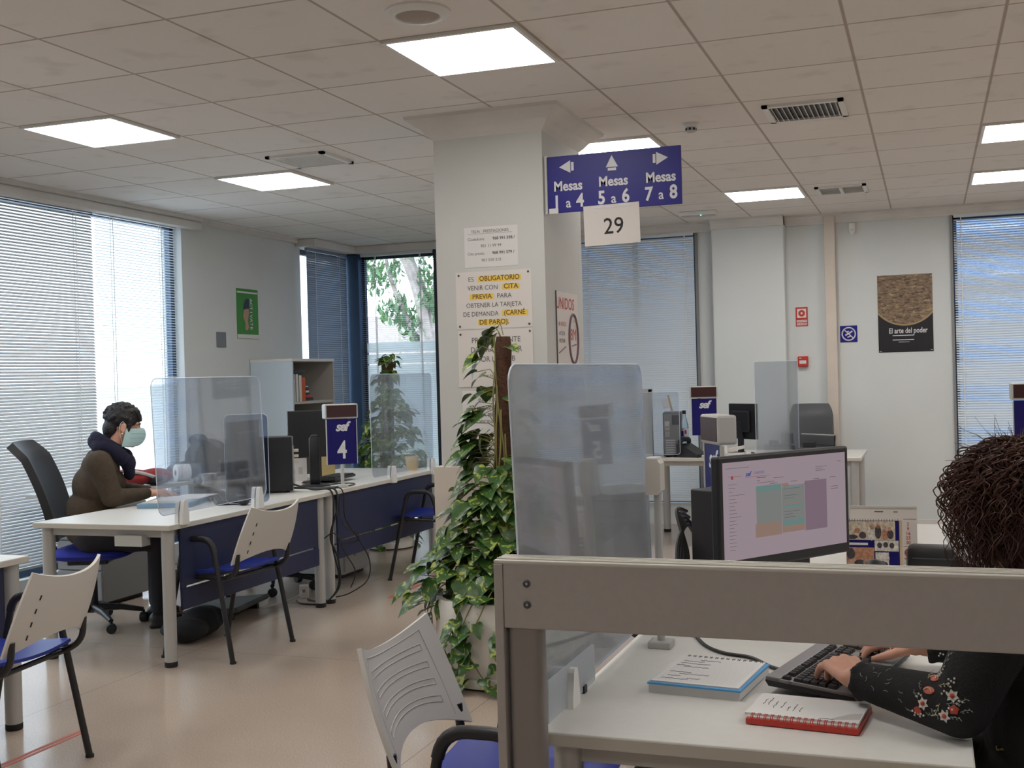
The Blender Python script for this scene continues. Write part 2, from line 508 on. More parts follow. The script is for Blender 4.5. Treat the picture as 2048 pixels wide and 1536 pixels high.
def spline(pts, n=6):
    pts = [Vector(p) for p in pts]
    P = [pts[0]] + pts + [pts[-1]]
    out = []
    for i in range(1, len(P) - 2):
        for k in range(n):
            t = k / n
            a, b, c, d = P[i - 1], P[i], P[i + 1], P[i + 2]
            out.append(0.5 * ((2 * b) + (c - a) * t + (2 * a - 5 * b + 4 * c - d) * t * t + (3 * b - a - 3 * c + d) * t ** 3))
    out.append(pts[-1])
    return out

def tag(o, label=None, cat=None, group=None, kind=None):
    if label: o['label'] = label
    if cat: o['category'] = cat
    if group: o['group'] = group
    if kind: o['kind'] = kind
    return o

def thing(name, label, cat, loc=(0, 0, 0), rz=0.0, group=None):
    o = bpy.data.objects.new(name, None)
    o.empty_display_size = 0.1
    COL.objects.link(o)
    o.location = loc
    o.rotation_euler = (0, 0, rz)
    return tag(o, label, cat, group)

def dup(root, loc, rz, label, group=None):
    r = root.copy(); COL.objects.link(r)
    r.location = loc; r.rotation_euler = (0, 0, rz)
    r['label'] = label
    if group: r['group'] = group
    def rec(src, dst):
        for ch in list(src.children):
            c = ch.copy(); COL.objects.link(c); c.parent = dst
            rec(ch, c)
    rec(root, r)
    return r

def struct(name, mb, m, parent=None, smooth=False):
    o = mb.build(name, m, parent, smooth)
    if parent is None:
        o['kind'] = 'structure'
    return o

_DG = None
def text_verts(s, size, align='CENTER', bold=0.0, shear=0.0, space=1.0, sx=1.0):
    cu = bpy.data.curves.new('lettering', 'FONT')
    cu.body = s; cu.size = size; cu.align_x = align; cu.align_y = 'CENTER'
    cu.offset = bold * size; cu.shear = shear; cu.space_character = space
    cu.resolution_u = 3
    o = bpy.data.objects.new('lettering', cu)
    COL.objects.link(o)
    dg = bpy.context.evaluated_depsgraph_get()
    me = bpy.data.meshes.new_from_object(o.evaluated_get(dg))
    vs = [(v.co.x * sx, 0.0, v.co.y) for v in me.vertices]
    fs = [tuple(p.vertices) for p in me.polygons]
    bpy.data.objects.remove(o); bpy.data.curves.remove(cu); bpy.data.meshes.remove(me)
    return vs, fs

def put_text(mb, s, x, z, size, y=-0.001, **kw):
    vs, fs = text_verts(s, size, **kw)
    mb.add(vs, fs, Matrix.Translation((x, y, z)))
    return mb

def fuse(mb, name, m, parent, voxel=0.006, smooth=4, sub=False):
    """one continuous skin around overlapping closed pieces"""
    o = mb.build(name, m, None)
    rm = o.modifiers.new('r', 'REMESH'); rm.mode = 'VOXEL'; rm.voxel_size = voxel; rm.use_smooth_shade = True
    sm = o.modifiers.new('s', 'SMOOTH'); sm.factor = 0.5; sm.iterations = smooth
    dg = bpy.context.evaluated_depsgraph_get()
    me = bpy.data.meshes.new_from_object(o.evaluated_get(dg))
    o.modifiers.clear()
    old = o.data
    o.data = me
    bpy.data.meshes.remove(old)
    me.name = name
    me.polygons.foreach_set('use_smooth', [True] * len(me.polygons))
    if not me.materials:
        me.materials.append(M[m])
    if parent is not None:
        o.parent = parent
    return o
# ================================================================ setting
H = 2.832
XL, YB, XR, YF = -5.78, 10.88, 4.6, -3.4
struct('floor', MB().box(XL - .3, XR, YF, YB + .3, -0.10, 0.0), 'floor')
struct('ceiling', MB().box(XL - .3, XR, YF, YB + .3, H, H + 0.08), 'ceiling')
# left wall with its long window opening and the corner window opening
b = MB()
b.box(XL - .2, XL, YF, 4.4, 0, H)
b.box(XL - .2, XL, 4.4, 8.10, 0, 0.16).box(XL - .2, XL, 4.4, 8.10, 2.78, H)
b.box(XL - .2, XL, 8.10, 10.02, 0, H)
b.box(XL - .2, XL, 10.02, YB + .2, 2.76, H)
struct('wall_left', b, 'wall')
b = MB()
b.box(XL - .2, -4.65, YB, YB + .2, 2.76, H)
b.box(-4.65, -3.30, YB, YB + .2, 0, H)
b.box(-3.30, -2.03, YB, YB + .2, 2.76, H).box(-3.30, -2.03, YB, YB + .2, 0, 0.2)
b.box(-2.03, 0.20, YB, YB + .2, 0, H)
b.box(0.20, 2.20, YB, YB + .2, 2.76, H).box(0.20, 2.20, YB, YB + .2, 0, 0.2)
b.box(2.20, XR, YB, YB + .2, 0, H)
struct('wall_back', b, 'wall')
struct('wall_right', MB().box(XR, XR + .2, YF, YB + .2, 0, H), 'wall')
struct('wall_front', MB().box(XL - .2, XR, YF - .2, YF, 0, H), 'wall')
# pilaster and duct on the back wall
struct('trim_1', MB().box(-1.87, -1.215, 10.73, YB, 0, 2.76, bev=0.01), 'wall')
struct('trim_2', MB().box(-0.87, -0.775, 10.80, YB, 0, 2.815, bev=0.006), 'pipe')
# plaster cornices
def cornice(name, p0, p1, inward, z0=2.745, d=0.09, m='trim'):
    p0 = Vector((*p0, 0)); p1 = Vector((*p1, 0)); n = Vector((*inward, 0))
    prof = [(0, z0), (0.028, z0), (0.032, z0 + .02), (d * .6, z0 + .05), (d, H - .018), (d, H), (0, H)]
    vs = []; fs = []
    for p in (p0, p1):
        for q, z in prof:
            vs.append((p + n * q) + Vector((0, 0, z)))
    k = len(prof)
    for i in range(k):
        j = (i + 1) % k
        fs.append((i, j, j + k, i + k))
    fs.append(tuple(range(k))[::-1]); fs.append(tuple(range(k, 2 * k)))
    struct(name, MB().add(vs, fs), m)
cornice('trim_3', (-1.215, YB), (XR, YB), (0, -1))
cornice('trim_4', (-4.65, YB), (-1.87, YB), (0, -1))
cornice('trim_5', (-1.87, 10.73), (-1.215, 10.73), (0, -1))
# window pelmet of the long left window, and the one round the corner window
struct('trim_6', MB().box(XL, -5.685, 4.2, 8.27, 2.735, 2.80, bev=0.012).box(XL, -5.66, 4.2, 8.25, 2.80, H), 'trim')
struct('trim_7', MB().box(XL, -5.56, 9.93, YB, 2.755, H, bev=0.012).box(XL, -4.45, 10.77, YB, 2.755, H, bev=0.012), 'trim')
struct('trim_8', MB().box(XL, -5.745, 8.27, 9.93, 2.79, H), 'trim')

# column
struct('column', MB().box(-2.47, -1.86, 5.72, 6.40, 0, 2.74), 'column')
vs = []
for z, e in ((2.715, 0.0), (2.735, 0.022), (2.77, 0.05), (2.815, 0.115), (H, 0.12)):
    vs += [(-2.47 - e, 5.72 - e, z), (-1.86 + e, 5.72 - e, z), (-1.86 + e, 6.40 + e, z), (-2.47 - e, 6.40 + e, z)]
fs = []
for k in range(4):
    for i in range(4):
        j = (i + 1) % 4
        fs.append((k * 4 + i, k * 4 + j, k * 4 + 4 + j, k * 4 + 4 + i))
struct('trim_9', MB().add(vs, fs), 'trim')
struct('trim_10', MB().box(-2.505, -1.83, 5.69, 6.43, 0, 0.975, bev=0.004), 'pipe')
# skirting
struct('baseboard_back', MB().box(-4.65, -3.3, YB - .015, YB, 0, 0.08).box(-1.215, 0.2, YB - .015, YB, 0, .08), 'trim')
struct('baseboard_left', MB().box(XL, XL + .015, 8.1, 10.0, 0, 0.08), 'trim')

# ---------------------------------------------------------------- windows
def window(name, x0, x1, y0, y1, z0, z1, axis, m='frame', muls=(), fw=0.05, film=None, pane=True):
    """axis 'x': glass plane at constant x (x0..x1 is the frame depth)"""
    b = MB()
    if axis == 'x':
        b.box(x0, x1, y0, y0 + fw, z0, z1).box(x0, x1, y1 - fw, y1, z0, z1).box(x0, x1, y0, y1, z0, z0 + fw).box(x0, x1, y0, y1, z1 - fw, z1)
        for q in muls:
            b.box(x0, x1, q - fw / 2, q + fw / 2, z0, z1)
        xm = (x0 + x1) / 2
        g = MB().box(xm - .003, xm + .003, y0 + fw, y1 - fw, z0 + fw, z1 - fw)
    else:
        b.box(x0, x0 + fw, y0, y1, z0, z1).box(x1 - fw, x1, y0, y1, z0, z1).box(x0, x1, y0, y1, z0, z0 + fw).box(x0, x1, y0, y1, z1 - fw, z1)
        for q in muls:
            b.box(q - fw / 2, q + fw / 2, y0, y1, z0, z1)
        ym = (y0 + y1) / 2
        g = MB().box(x0 + fw, x1 - fw, ym - .003, ym + .003, z0 + fw, z1 - fw)
    o = struct(name, b, m)
    g.build('window_pane', 'glass', o)
    return o
window('window_1', XL - .13, XL - .08, 4.4, 8.10, 0.16, 2.78, 'x', 'frameblue', muls=(5.7,))
window('window_2', XL - .13, XL - .08, 10.02, YB + .05, 0.02, 2.76, 'x', 'frame')
w3 = window('window_3', -5.60, -4.65, YB + .05, YB + .10, 0.02, 2.76, 'y', 'frame', fw=0.06)
f = MB()
for z0, z1 in ((0.08, 1.595), (1.61, 1.71), (1.73, 1.83)):
    f.box(-5.54, -4.71, YB + .062, YB + .066, z0, z1)
f.build('frosted_film', 'film', w3)
window('window_4', -3.30, -2.03, YB + .08, YB + .13, 0.2, 2.76, 'y', 'frameblue', muls=(-2.65,))
window('window_5', 0.20, 2.20, YB + .08, YB + .13, 0.2, 2.76, 'y', 'frameblue', muls=(1.2,))
# the corner post between the two corner windows
struct('trim_11', MB().box(XL - .02, -5.565, YB - .045, YB + .12, 0, 2.755, bev=0.006), 'frameblue')
struct('trim_12', MB().box(-4.72, -4.645, YB - .03, YB + .05, 0, 2.755), 'frame')
struct('trim_13', MB().box(-2.05, -2.025, YB - .02, YB, 0.2, 2.75), 'midgrey')
struct('trim_14', MB().box(0.195, 0.215, YB - .03, YB, 0.2, 2.75), 'midgrey')

# ---------------------------------------------------------------- venetian blinds
def blind(label, p0, p1, z0, z1, tilt, m, pitch=0.0215, wd=0.025, out=(1, 0), cords=(0.12, 0.88), ripple=0.0):
    """p0,p1 ground points of the slat ends; out = unit vector into the room; tilt in degrees, room edge lower when positive"""
    p0 = Vector((*p0, 0)); p1 = Vector((*p1, 0)); n = Vector((*out, 0))
    t = thing('venetian_blind', label, 'blind', ((p0 + p1) / 2 + Vector((0, 0, z0))), 0)
    c = (p0 + p1) / 2
    a = p0 - c; e = p1 - c
    hr = MB(); hh = z1 - z0
    u = (p1 - p0).normalized()
    mx = Matrix(((u.x, n.x, 0, 0), (u.y, n.y, 0, 0), (0, 0, 1, 0), (0, 0, 0, 1)))
    L = (p1 - p0).length / 2
    hr.box(-L, L, -.014, .014, hh - .03, hh, mx).build('headrail', m, t)
    MB().box(-L, L, -.011, .011, 0, .018, mx).build('bottom_rail', m, t)
    s = MB()
    k = int((hh - .06) / pitch)
    rnd = random.Random(len(label))
    for i in range(k):
        z = .03 + i * pitch
        tt = math.radians(tilt + rnd.uniform(-1.2, 1.2) + ripple * math.sin(i * .37 + 1.3))
        cx, sz = math.cos(tt) * wd / 2, math.sin(tt) * wd / 2
        q = []
        for f in (-1, 0, 1):
            cr = 0.0018 * (1 - f * f)
            q.append((f * cx + cr * math.sin(tt), -f * sz + cr * math.cos(tt)))
        vs = []
        for ex in (-L, L):
            for (d, dz) in q:
                vs.append(mx @ Vector((ex, d, z + dz)))
        s.add(vs, [(0, 1, 4, 3), (1, 2, 5, 4)])
    s.build('slats', m, t)
    cd = MB()
    for q in cords:
        x = -L + 2 * L * q
        for d in (-.0125, .0125):
            cd.box(x - .0035, x + .0035, d - .0008, d + .0008, 0.01, hh - .02, mx)
    cd.build('ladder_cord', 'white', t)
    return t
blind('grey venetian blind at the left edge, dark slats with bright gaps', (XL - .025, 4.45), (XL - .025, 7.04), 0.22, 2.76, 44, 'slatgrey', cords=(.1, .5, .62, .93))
blind('bright venetian blind behind the seated person, glowing with daylight', (XL - .025, 7.07), (XL - .025, 8.05), 0.50, 2.76, -8, 'slat', cords=(.2, .8))
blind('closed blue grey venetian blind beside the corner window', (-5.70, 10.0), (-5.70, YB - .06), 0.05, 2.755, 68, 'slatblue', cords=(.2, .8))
blind('open venetian blind with the tree showing through it', (-5.55, YB - .012), (-4.73, YB - .012), 0.06, 2.755, 4, 'slat', out=(0, -1), cords=(.2, .82), wd=0.022)
blind('nearly closed pale venetian blind right of the square column', (-3.28, YB - .02), (-2.06, YB - .02), 0.22, 2.755, 58, 'slat', out=(0, -1), cords=(.15, .93))
blind('venetian blind at the right edge with blue gaps between its slats', (0.225, YB - .02), (2.19, YB - .02), 0.22, 2.755, 38, 'slat', out=(0, -1), cords=(.03, .3, .7), ripple=12)

# ---------------------------------------------------------------- outside
tag(MB().box(-9.3, 20, 13.8, 60, -0.25, -0.10).box(-13, -9.3, 18, 60, -.25, -.10).build('lawn', 'grass'), 'green lawn outside the corner window', 'lawn', kind='structure')
tag(MB().box(-60, XL - .4, -20, 60, -0.30, -0.16).box(XL - .4, 20, YB + .4, 60, -.30, -.16).build('pavement', 'pave'), 'pale paving outside the long left window', 'pavement', kind='structure')
tag(MB().box(-12.3, -12, -14, 60, -.1, 1.45).build('bright_backing_wall', 'pave'), 'added pale wall keeping the gaps of the left blinds bright', 'wall', kind='structure')  # low wall added outside so the blind gaps come out bright
tag(MB().box(-14.2, -2, 25, 25.3, -0.1, 2.95).build('garden_wall', 'pinkwall'), 'pinkish grey garden wall seen far beyond the corner window', 'wall', kind='structure')
tag(MB().box(-5.5, 9, YB + 3, YB + 3.2, -0.1, 5).build('sky_blocking_wall', 'bluebacking'), 'added blue grey wall blocking the sky outside the right hand windows', 'backdrop', kind='structure')  # wall added to block the sky and darken the blind gaps
def tree(loc, limbs, crown, label, leaf=0.09, seed=1, group=None, cut=None):
    rnd = random.Random(seed)
    t = thing('tree', label, 'tree', loc, 0, group)
    b = MB()
    for pts, r in limbs:
        b.tube(spline(pts, 5), [r * (1 - .6 * i / (5 * (len(pts) - 1))) for i in range(5 * (len(pts) - 1) + 1)], 8)
    b.build('trunk', 'bark', t, True)
    f = MB()
    for (c, rad, cnt) in crown:
        for _ in range(cnt):
            d = Vector((rnd.gauss(0, 1), rnd.gauss(0, 1), rnd.gauss(0, 1))).normalized() * rnd.random() ** .4
            p = Vector(c) + Vector((d.x * rad[0], d.y * rad[1], d.z * rad[2]))
            R = Matrix.Rotation(rnd.uniform(0, 6.28), 3, 'Z') @ Matrix.Rotation(rnd.uniform(-1.2, 1.2), 3, 'X')
            q = leaf * rnd.uniform(.6, 1.3)
            f.add([p + R @ Vector(v) for v in ((-q * .3, 0, 0), (0, -q, 0.02), (q * .3, 0, 0), (0, q, .02))], [(0, 1, 2, 3)])
    f.build('foliage', 'treeleaf', t)
    return t
tree((-6.55, 15.0, -0.1), [([(0, 0, 0), (-.05, 0, 1.2), (-.08, 0, 2.1), (-.25, .1, 2.8), (-.55, .1, 3.6), (-.9, .2, 4.6)], .17),
                          ([(-.06, 0, 1.9), (.02, .1, 2.6), (.05, .2, 3.4), (.15, .2, 4.6)], .11),
                          ([(-.06, 0, 1.6), (-.4, 0, 2.4), (-.65, 0, 3.0), (-.75, 0, 3.6)], .05)],
     [((-.9, 0, 3.05), (.42, .6, .30), 330), ((-.55, 0, 2.5), (.28, .4, .25), 190), ((.0, 0, 2.75), (.2, .3, .5), 180), ((-.1, 0, 3.5), (.5, .6, .3), 260), ((-.25, 0, 2.15), (.22, .3, .25), 130), ((-.5, .2, 5), (1.6, 1.6, 1.0), 900)],
     'leafy tree with a leaning forked trunk beyond the corner window', seed=4)
for k, (x, y, s) in enumerate(((-9.7, 20.5, 0), (-9.45, 21.2, 1), (-9.1, 21.0, 2), (-8.75, 21.8, 3))):
    tree((x, y, -0.1), [([(0, 0, 0), (.02, 0, 1.8), (-.02 + .05 * s, 0, 3.2), (.1 * (s - 1), 0, 5)], .05)], [((0, 0, 3.7), (.10, .25, .6), 70)],
         'slender pale trunked tree far beyond the corner window', seed=10 + k, group='slender trees beyond the corner window', leaf=.07)

# ---------------------------------------------------------------- ceiling fittings
def cell(a, b_):
    return GX0 + (a + .5) * GX, GY0 + (b_ + .5) * GY
def light_panel(a, b_, label):
    x, y = cell(a, b_)
    t = thing('ceiling_light', label, 'ceiling light', (x, y, H), 0, 'square ceiling light panels')
    h, k = .292, .275
    f = MB()
    for q in ((-h, h, -h, -k), (-h, h, k, h), (-h, -k, -k, k), (k, h, -k, k)):
        f.box(q[0], q[1], q[2], q[3], -0.014, 0.0)
    f.build('frame', 'white', t)
    MB().box(-k, k, -k, k, -0.008, -0.002).build('diffuser', 'panel', t)
    return t
for a, b_, l in ((3, 0, 'lit square ceiling panel nearest the viewer, at the top centre'),
                 (-1, 1, 'lit square ceiling panel above the left window, nearest the left edge'),
                 (-1, 4, 'lit square ceiling panel beside the flush grille, left of the column'),
                 (3, 4, 'lit square ceiling panel half hidden behind the blue direction sign'),
                 (4, 8, 'lit square ceiling panel farthest back, between the sign and the duct'),
                 (7, 5, 'lit square ceiling panel cut by the right edge, the nearer of two'),
                 (7, 8, 'lit square ceiling panel cut by the right edge, the farther of two'),
                 ):
    light_panel(a, b_, l)
for a, b_ in ((0, -4), (4, -4), (8, -3), (9, 0), (11, 2), (11, 7), (0, -9), (6, -9), (11, -4), (-2, -3)):
    light_panel(a, b_, 'square ceiling light panel outside the view')

t = thing('ceiling_speaker', 'round white speaker set in the ceiling beside the top centre light', 'speaker', (-1.785, 4.02, H))
MB().lathe([(0.125, 0), (0.125, -.008), (0.105, -.02), (0.085, -.022), (0.08, -.012), (0.0, -.012)], 40).build('rim', 'white', t, True)
MB().lathe([(0.079, -.004), (0.079, -.018), (0.05, -.026), (0.0, -.028)], 32).build('grille', mat('speaker_mesh', (.42, .36, .31), .8, bump=.5, bscale=400), t, True)
def grille(name, label, x0, x1, y0, y1, n, m_in, m_sl, tiltd, along='x'):
    t = thing(name, label, 'air vent', ((x0 + x1) / 2, (y0 + y1) / 2, H))
    w_, h_ = (x1 - x0) / 2, (y1 - y0) / 2
    e = .03
    f = MB()
    for q in ((-w_, w_, -h_, -h_ + e), (-w_, w_, h_ - e, h_), (-w_, -w_ + e, -h_, h_), (w_ - e, w_, -h_, h_)):
        f.box(q[0], q[1], q[2], q[3], -.015, 0)
    f.build('frame', 'white', t)
    MB().box(-w_ + e, w_ - e, -h_ + e, h_ - e, -.003, 0).build('backing', m_in, t)
    s = MB()
    for i in range(n):
        if along == 'x':
            q = -w_ + e + (2 * w_ - 2 * e) * (i + .5) / n
            mx = Matrix.Translation((q, 0, -.009)) @ Matrix.Rotation(math.radians(tiltd), 4, 'Y')
            s.box(-.010, .010, -h_ + e, h_ - e, -.001, .001, mx)
        else:
            q = -h_ + e + (2 * h_ - 2 * e) * (i + .5) / n
            mx = Matrix.Translation((0, q, -.009)) @ Matrix.Rotation(math.radians(tiltd), 4, 'X')
            s.box(-w_ + e, w_ - e, -.010, .010, -.001, .001, mx)
    s.build('slats', m_sl, t)
    return t
grille('ceiling_vent', 'white framed ceiling air vent with dark gaps between its slats', -.80, -.385, 6.20, 6.62, 13, 'black', 'white', 55)
grille('ceiling_vent', 'flush pale ceiling grille next to the left light panel', -3.80, -3.40, 6.20, 6.60, 16, 'white', 'white', 8)
t = grille('ceiling_vent', 'pale rectangular ceiling vent near the back wall, right of the farthest light', -.80, -.42, 9.18, 9.58, 10, 'lightgrey', 'white', 20, 'y')
MB().box(-.012, .012, -.17, .17, -.02, -.002).build('divider', 'white', t)
t = thing('smoke_detector', 'small round smoke detector on the ceiling left of the dark vent', 'smoke detector', (-1.225, 6.47, H))
MB().lathe([(.052, 0), (.052, -.012), (.046, -.022), (.034, -.024)], 24).build('base', 'white', t, True)
MB().lathe([(.030, -.022), (.030, -.042), (.02, -.05), (0, -.05)], 20).build('sensor', 'lightgrey', t, True)
b = MB()
for k in range(8):
    a = k * PI / 4
    b.box(-.006, .006, .027, .031, -.040, -.027, Matrix.Rotation(a, 4, 'Z'))
b.build('slots', 'black', t)
t = thing('emergency_light', 'slim emergency light on the ceiling behind the direction sign', 'emergency light', (-1.86, 10.07, H))
MB().box(-.16, .16, -.06, .06, -.035, 0, bev=.008).build('body', 'white', t)
MB().box(-.145, .145, -.048, .048, -.042, -.034, bev=.004).build('diffuser', 'lightgrey', t)
MB().ball((.03, -.05, -.04), .006).build('indicator', emit_mat('green_led', (.1, 1, .6), 1.5), t)
t = thing('motion_sensor', 'white motion sensor high on the back wall beside the duct', 'motion sensor', (-.625, YB, 2.655))
MB().box(-.028, .028, -.045, 0, -.01, .085, bev=.01).build('body', 'white', t, True)
MB().ball((0, -.04, .0), (.026, .02, .03)).build('lens', 'paper', t, True)
# ================================================================ desks
DT = 0.735
def desk(label, x0, x1, y0, y1, panel=None, group=None, legs=None, cut=0.0, leg_r=.034):
    """panel: 'x1'/'x0' side carrying the navy modesty panel"""
    cx, cy = (x0 + x1) / 2, (y0 + y1) / 2
    t = thing('office_desk', label, 'desk', (cx, cy, 0), 0, group)
    a, c = (x1 - x0) / 2, (y1 - y0) / 2
    top = MB(); top.box(-a, a, -c, c, DT - .028, DT, bev=.003)
    o = top.build('tabletop', 'desk', t)
    e = MB()
    z0, z1 = DT - .025, DT - .004
    e.box(-a - .0008, -a, -c, c, z0, z1).box(a, a + .0008, -c, c, z0, z1).box(-a, a, -c - .0008, -c, z0, z1).box(-a, a, c, c + .0008, z0, z1)
    e.build('edge_banding', 'desk_edge', o)
    r = MB()
    r.box(-a + .05, a - .05, -c + .05, -c + .09, DT - .07, DT - .028).box(-a + .05, a - .05, c - .09, c - .05, DT - .07, DT - .028)
    r.box(-a + .05, -a + .08, -c + .05, c - .05, DT - .07, DT - .028).box(a - .08, a - .05, -c + .05, c - .05, DT - .07, DT - .028)
    r.build('under_frame', 'legmetal', t)
    for sx, sy in legs or ((-1, -1), (1, -1), (1, 1), (-1, 1)):
        px, py = sx * (a - .055), sy * (c - .055)
        l = MB().lathe([(leg_r * .94, 0.028), (leg_r * .97, .2), (leg_r, .6), (leg_r, DT - .028)], 24, Matrix.Translation((px, py, 0))).build('leg', 'legmetal', t, True)
        MB().lathe([(leg_r * .9, 0), (leg_r * .97, .004), (leg_r * .97, .028)], 24, Matrix.Translation((px, py, 0))).build('foot', 'rubber', l, True)
    if panel:
        px = (a - .03) if panel == 'x1' else (-a + .03)
        p = MB()
        ya, yb = -c + .12, c - .12
        p.box(px - .006, px + .006, ya, yb, 0.40, DT - .03)
        p.box(px - .006, px + .006, ya, ya + .04, 0.385, 0.40).box(px - .006, px + .006, yb - .04, yb, 0.385, 0.40)
        p.box(px - .004, px + .010, ya, yb, 0.28, 0.388)
        p.build('modesty_panel', 'navy', t)
    return t
dA = desk('long white desk where the masked person works, silver round legs', -4.52, -3.65, 4.95, 6.62, 'x1')
MB().box(.08, .25, -.82, -.75, DT - .115, DT - .06).build('bracket', 'lightgrey', dA)
desk('white desk under the blue sign with number 4, navy front panel', -4.52, -3.65, 6.64, 8.42, 'x1')
desk('white desk corner at the far left edge, in front of the nearest chair', -4.52, -3.65, 2.30, 3.97, 'x1', leg_r=.037)
d8 = desk('nearest white desk with the spiral notebooks and the typing hand', -0.765, 0.06, 2.20, 3.86, None, legs=((-1, -1), (-1, 1), (1, 1)), leg_r=.03)
b = MB(); b.box(-.11, -.095, -.72, .74, .28, .66)
b.build('modesty_panel', 'navy', d8)
desk('white desk carrying the calendars behind the large monitor', -0.765, 0.06, 3.88, 5.52, None)
desk('white desk at the back wall with the bottle and the scanner', -2.32, -0.52, 9.46, 10.40, None)
desk('white desk at the right edge, mostly behind the curly hair', 0.42, 2.0, 7.30, 8.15, None)

# side table along the window, with a drawer pedestal below it
t = thing('side_table', 'grey edged side table along the bright window, behind the office chair', 'table', (-5.42, 7.15, 0))
MB().box(-.30, .30, -.95, .95, .715, .74, bev=.003).build('tabletop', 'lightgrey', t)
for sx, sy in ((-1, -.25), (1, -.25), (1, .9), (-1, .9)):
    MB().box(sx * .26 - .02, sx * .26 + .02, sy - .02, sy + .02, 0, .715).build('leg', 'legmetal', t)
def pedestal(label, loc, rz, w=.40, d=.5, h=.62, m='midgrey'):
    t = thing('drawer_pedestal', label, 'drawer unit', loc, rz)
    MB().box(-w / 2, w / 2, -d / 2, d / 2, .03, h, bev=.004).build('body', m, t)
    for k in range(3):
        z0 = .05 + k * (h - .07) / 3
        dr = MB().box(-w / 2 + .005, w / 2 - .005, -d / 2 - .016, -d / 2, z0, z0 + (h - .07) / 3 - .008, bev=.003).build('drawer', m, t)
        MB().box(-.06, .06, -d / 2 - .028, -d / 2 - .016, z0 + .10, z0 + .115).build('handle', 'legmetal', dr)
    MB().box(-w / 2 + .03, w / 2 - .03, -d / 2 + .03, d / 2 - .03, 0, .03).build('plinth', 'black', t)
    return t
pedestal('grey drawer unit behind the office chair at the far left', (-5.30, 6.46, 0), 0.0, w=.36, d=.46, h=.66)
pedestal('grey drawer unit under the far end of the desk with sign 4', (-4.30, 7.72, 0), PI / 2, m='lightgrey')
pedestal('dark grey drawer unit under the nearest white desk', (-0.46, 2.49, 0), 0.0, w=.32, d=.46, h=.60, m='darkgrey')
pedestal('grey drawer unit under the desk at the far left edge', (-4.2, 3.2, 0), PI / 2, m='lightgrey')

# ---------------------------------------------------------------- visitor chairs
def make_visitor_chair(label):
    t = thing('visitor_chair', label, 'chair', group='white backed visitor chairs')
    # two inverted U side frames, legs splayed, arm on top
    for s in (-1, 1):
        y0, y1 = s * .249, s * .264
        f = MB()
        pts = fillet([(.235, y1, 0.0), (.092, y0, .637), (-.09, y0, .637), (-.215, y1, 0.0)], .065, 6)
        f.tube(pts, .0135, 10)
        o = f.build('side_frame', 'blacktube', t, True)
        a = MB()
        arm = [(p.x, p.y, p.z) for p in pts if p.z > .56]
        a.tube(arm, .0165, 10)
        a.build('armrest', 'black', o, True)
        for x in (.235, -.215):
            MB().cyl((x, y1, 0), (x, y1, .012), .0165).build('foot', 'rubber', o, True)
    b = MB()
    for s in (-1, 1):
        b.tube(fillet([(-.232, s * .222, .56), (-.225, s * .222, .47), (-.15, s * .215, .425), (.20, s * .21, .435)], .07, 6), .0125, 10)
    b.tube([(-.14, -.253, .425), (-.14, .253, .425)], .011, 8).tube([(.14, -.253, .43), (.14, .253, .43)], .011, 8)
    b.build('support_frame', 'blacktube', t, True)
    st = MB()
    def seat(u, v):
        x = -.205 + .43 * u; y = (v - .5) * 2
        hw = .225 - .02 * (1 - u) ** 2 - .03 * max(0, u - .85) / .15 * .5
        hw -= .03 * max(0, (.12 - u) / .12)
        z = .455 + .012 * (abs(y) ** 2) - .028 * max(0, (u - .8) / .2) ** 2 - .008 * math.sin(u * PI) + .014 * (1 - u) ** 3
        return (x, y * hw, z)
    st.grid(seat, 20, 20, .012)
    so = st.build('seat', 'seatblue', t, True)
    for s in (-1, 1):
        MB().box(-.157, -.143, s * .075 - .028, s * .075 + .028, .461, .4665).build('slot', 'black', so)
        MB().box(.10, .112, s * .12 - .025, s * .12 + .025, .4535, .4575).build('slot', 'black', so)
    bk = MB()
    def back(u, v):
        # u: bottom to top, v: side to side
        y = (v - .5) * 2
        hw = .242 - .032 * u + .014 * math.sin(u * PI)
        zt = .768 + .038 * abs(y) ** 2.2
        zb = .555 - .050 * abs(y) ** 2.0
        z = zb + (zt - zb) * u
        lean = -.248 - .42 * (z - .506) + .15 * (z - .506) ** 2
        x = lean + .046 * abs(y) ** 2.2
        return (x, y * hw, z)
    bk.grid(back, 22, 24, .011)
    bo = bk.build('backrest', 'shell', t, True)
    # raised rim and slot lines on the front face
    g = MB()
    def off(u, v, d):
        p = Vector(back(u, v)); a = Vector(back(u + .01, v)) - p; c = Vector(back(u, v + .01)) - p
        n = a.cross(c).normalized()
        if n.x < 0: n = -n
        return p + n * d
    for k in range(4):
        u0 = .80 - .185 * k
        for du in (0, -.062):
            g.tube([off(u0 + du - .05 * (abs((v - .5) * 2)) ** 2 + .02, v, .0058) for v in [.16 + .68 * q / 16 for q in range(17)]], .0014, 5)
        for v in (.16, .84):
            g.tube([off(u0 - .05 * .46 + .02, v, .0058), off(u0 - .062 - .05 * .46 + .02, v, .0058)], .0014, 5)
    rim = [off(.925, v, .0058) for v in [.12 + .76 * q / 14 for q in range(15)]] + [off(.925 - .87 * q / 14, .88 + .02 * q / 14, .0058) for q in range(1, 15)]
    rim2 = [off(.925 - .87 * q / 14, .12 - .02 * q / 14, .0058) for q in range(15)]
    g.tube(rim, .0013, 5).tube(rim2, .0013, 5)
    g.build('moulded_lines', 'groove', bo, True)
    for k in range(4):
        u0 = .76 - .185 * k
        p = off(u0 - .02, .85, -.0058); q = off(u0 - .085, .85, -.0058)
        MB().tube([p, q], .0032, 6).build('slot', 'black', bo)
    return t
ch = make_visitor_chair('white backed visitor chair in the left foreground, beside the red floor tape')
ch.location = (-3.309, 3.409, 0); ch.rotation_euler = (0, 0, 3.278)
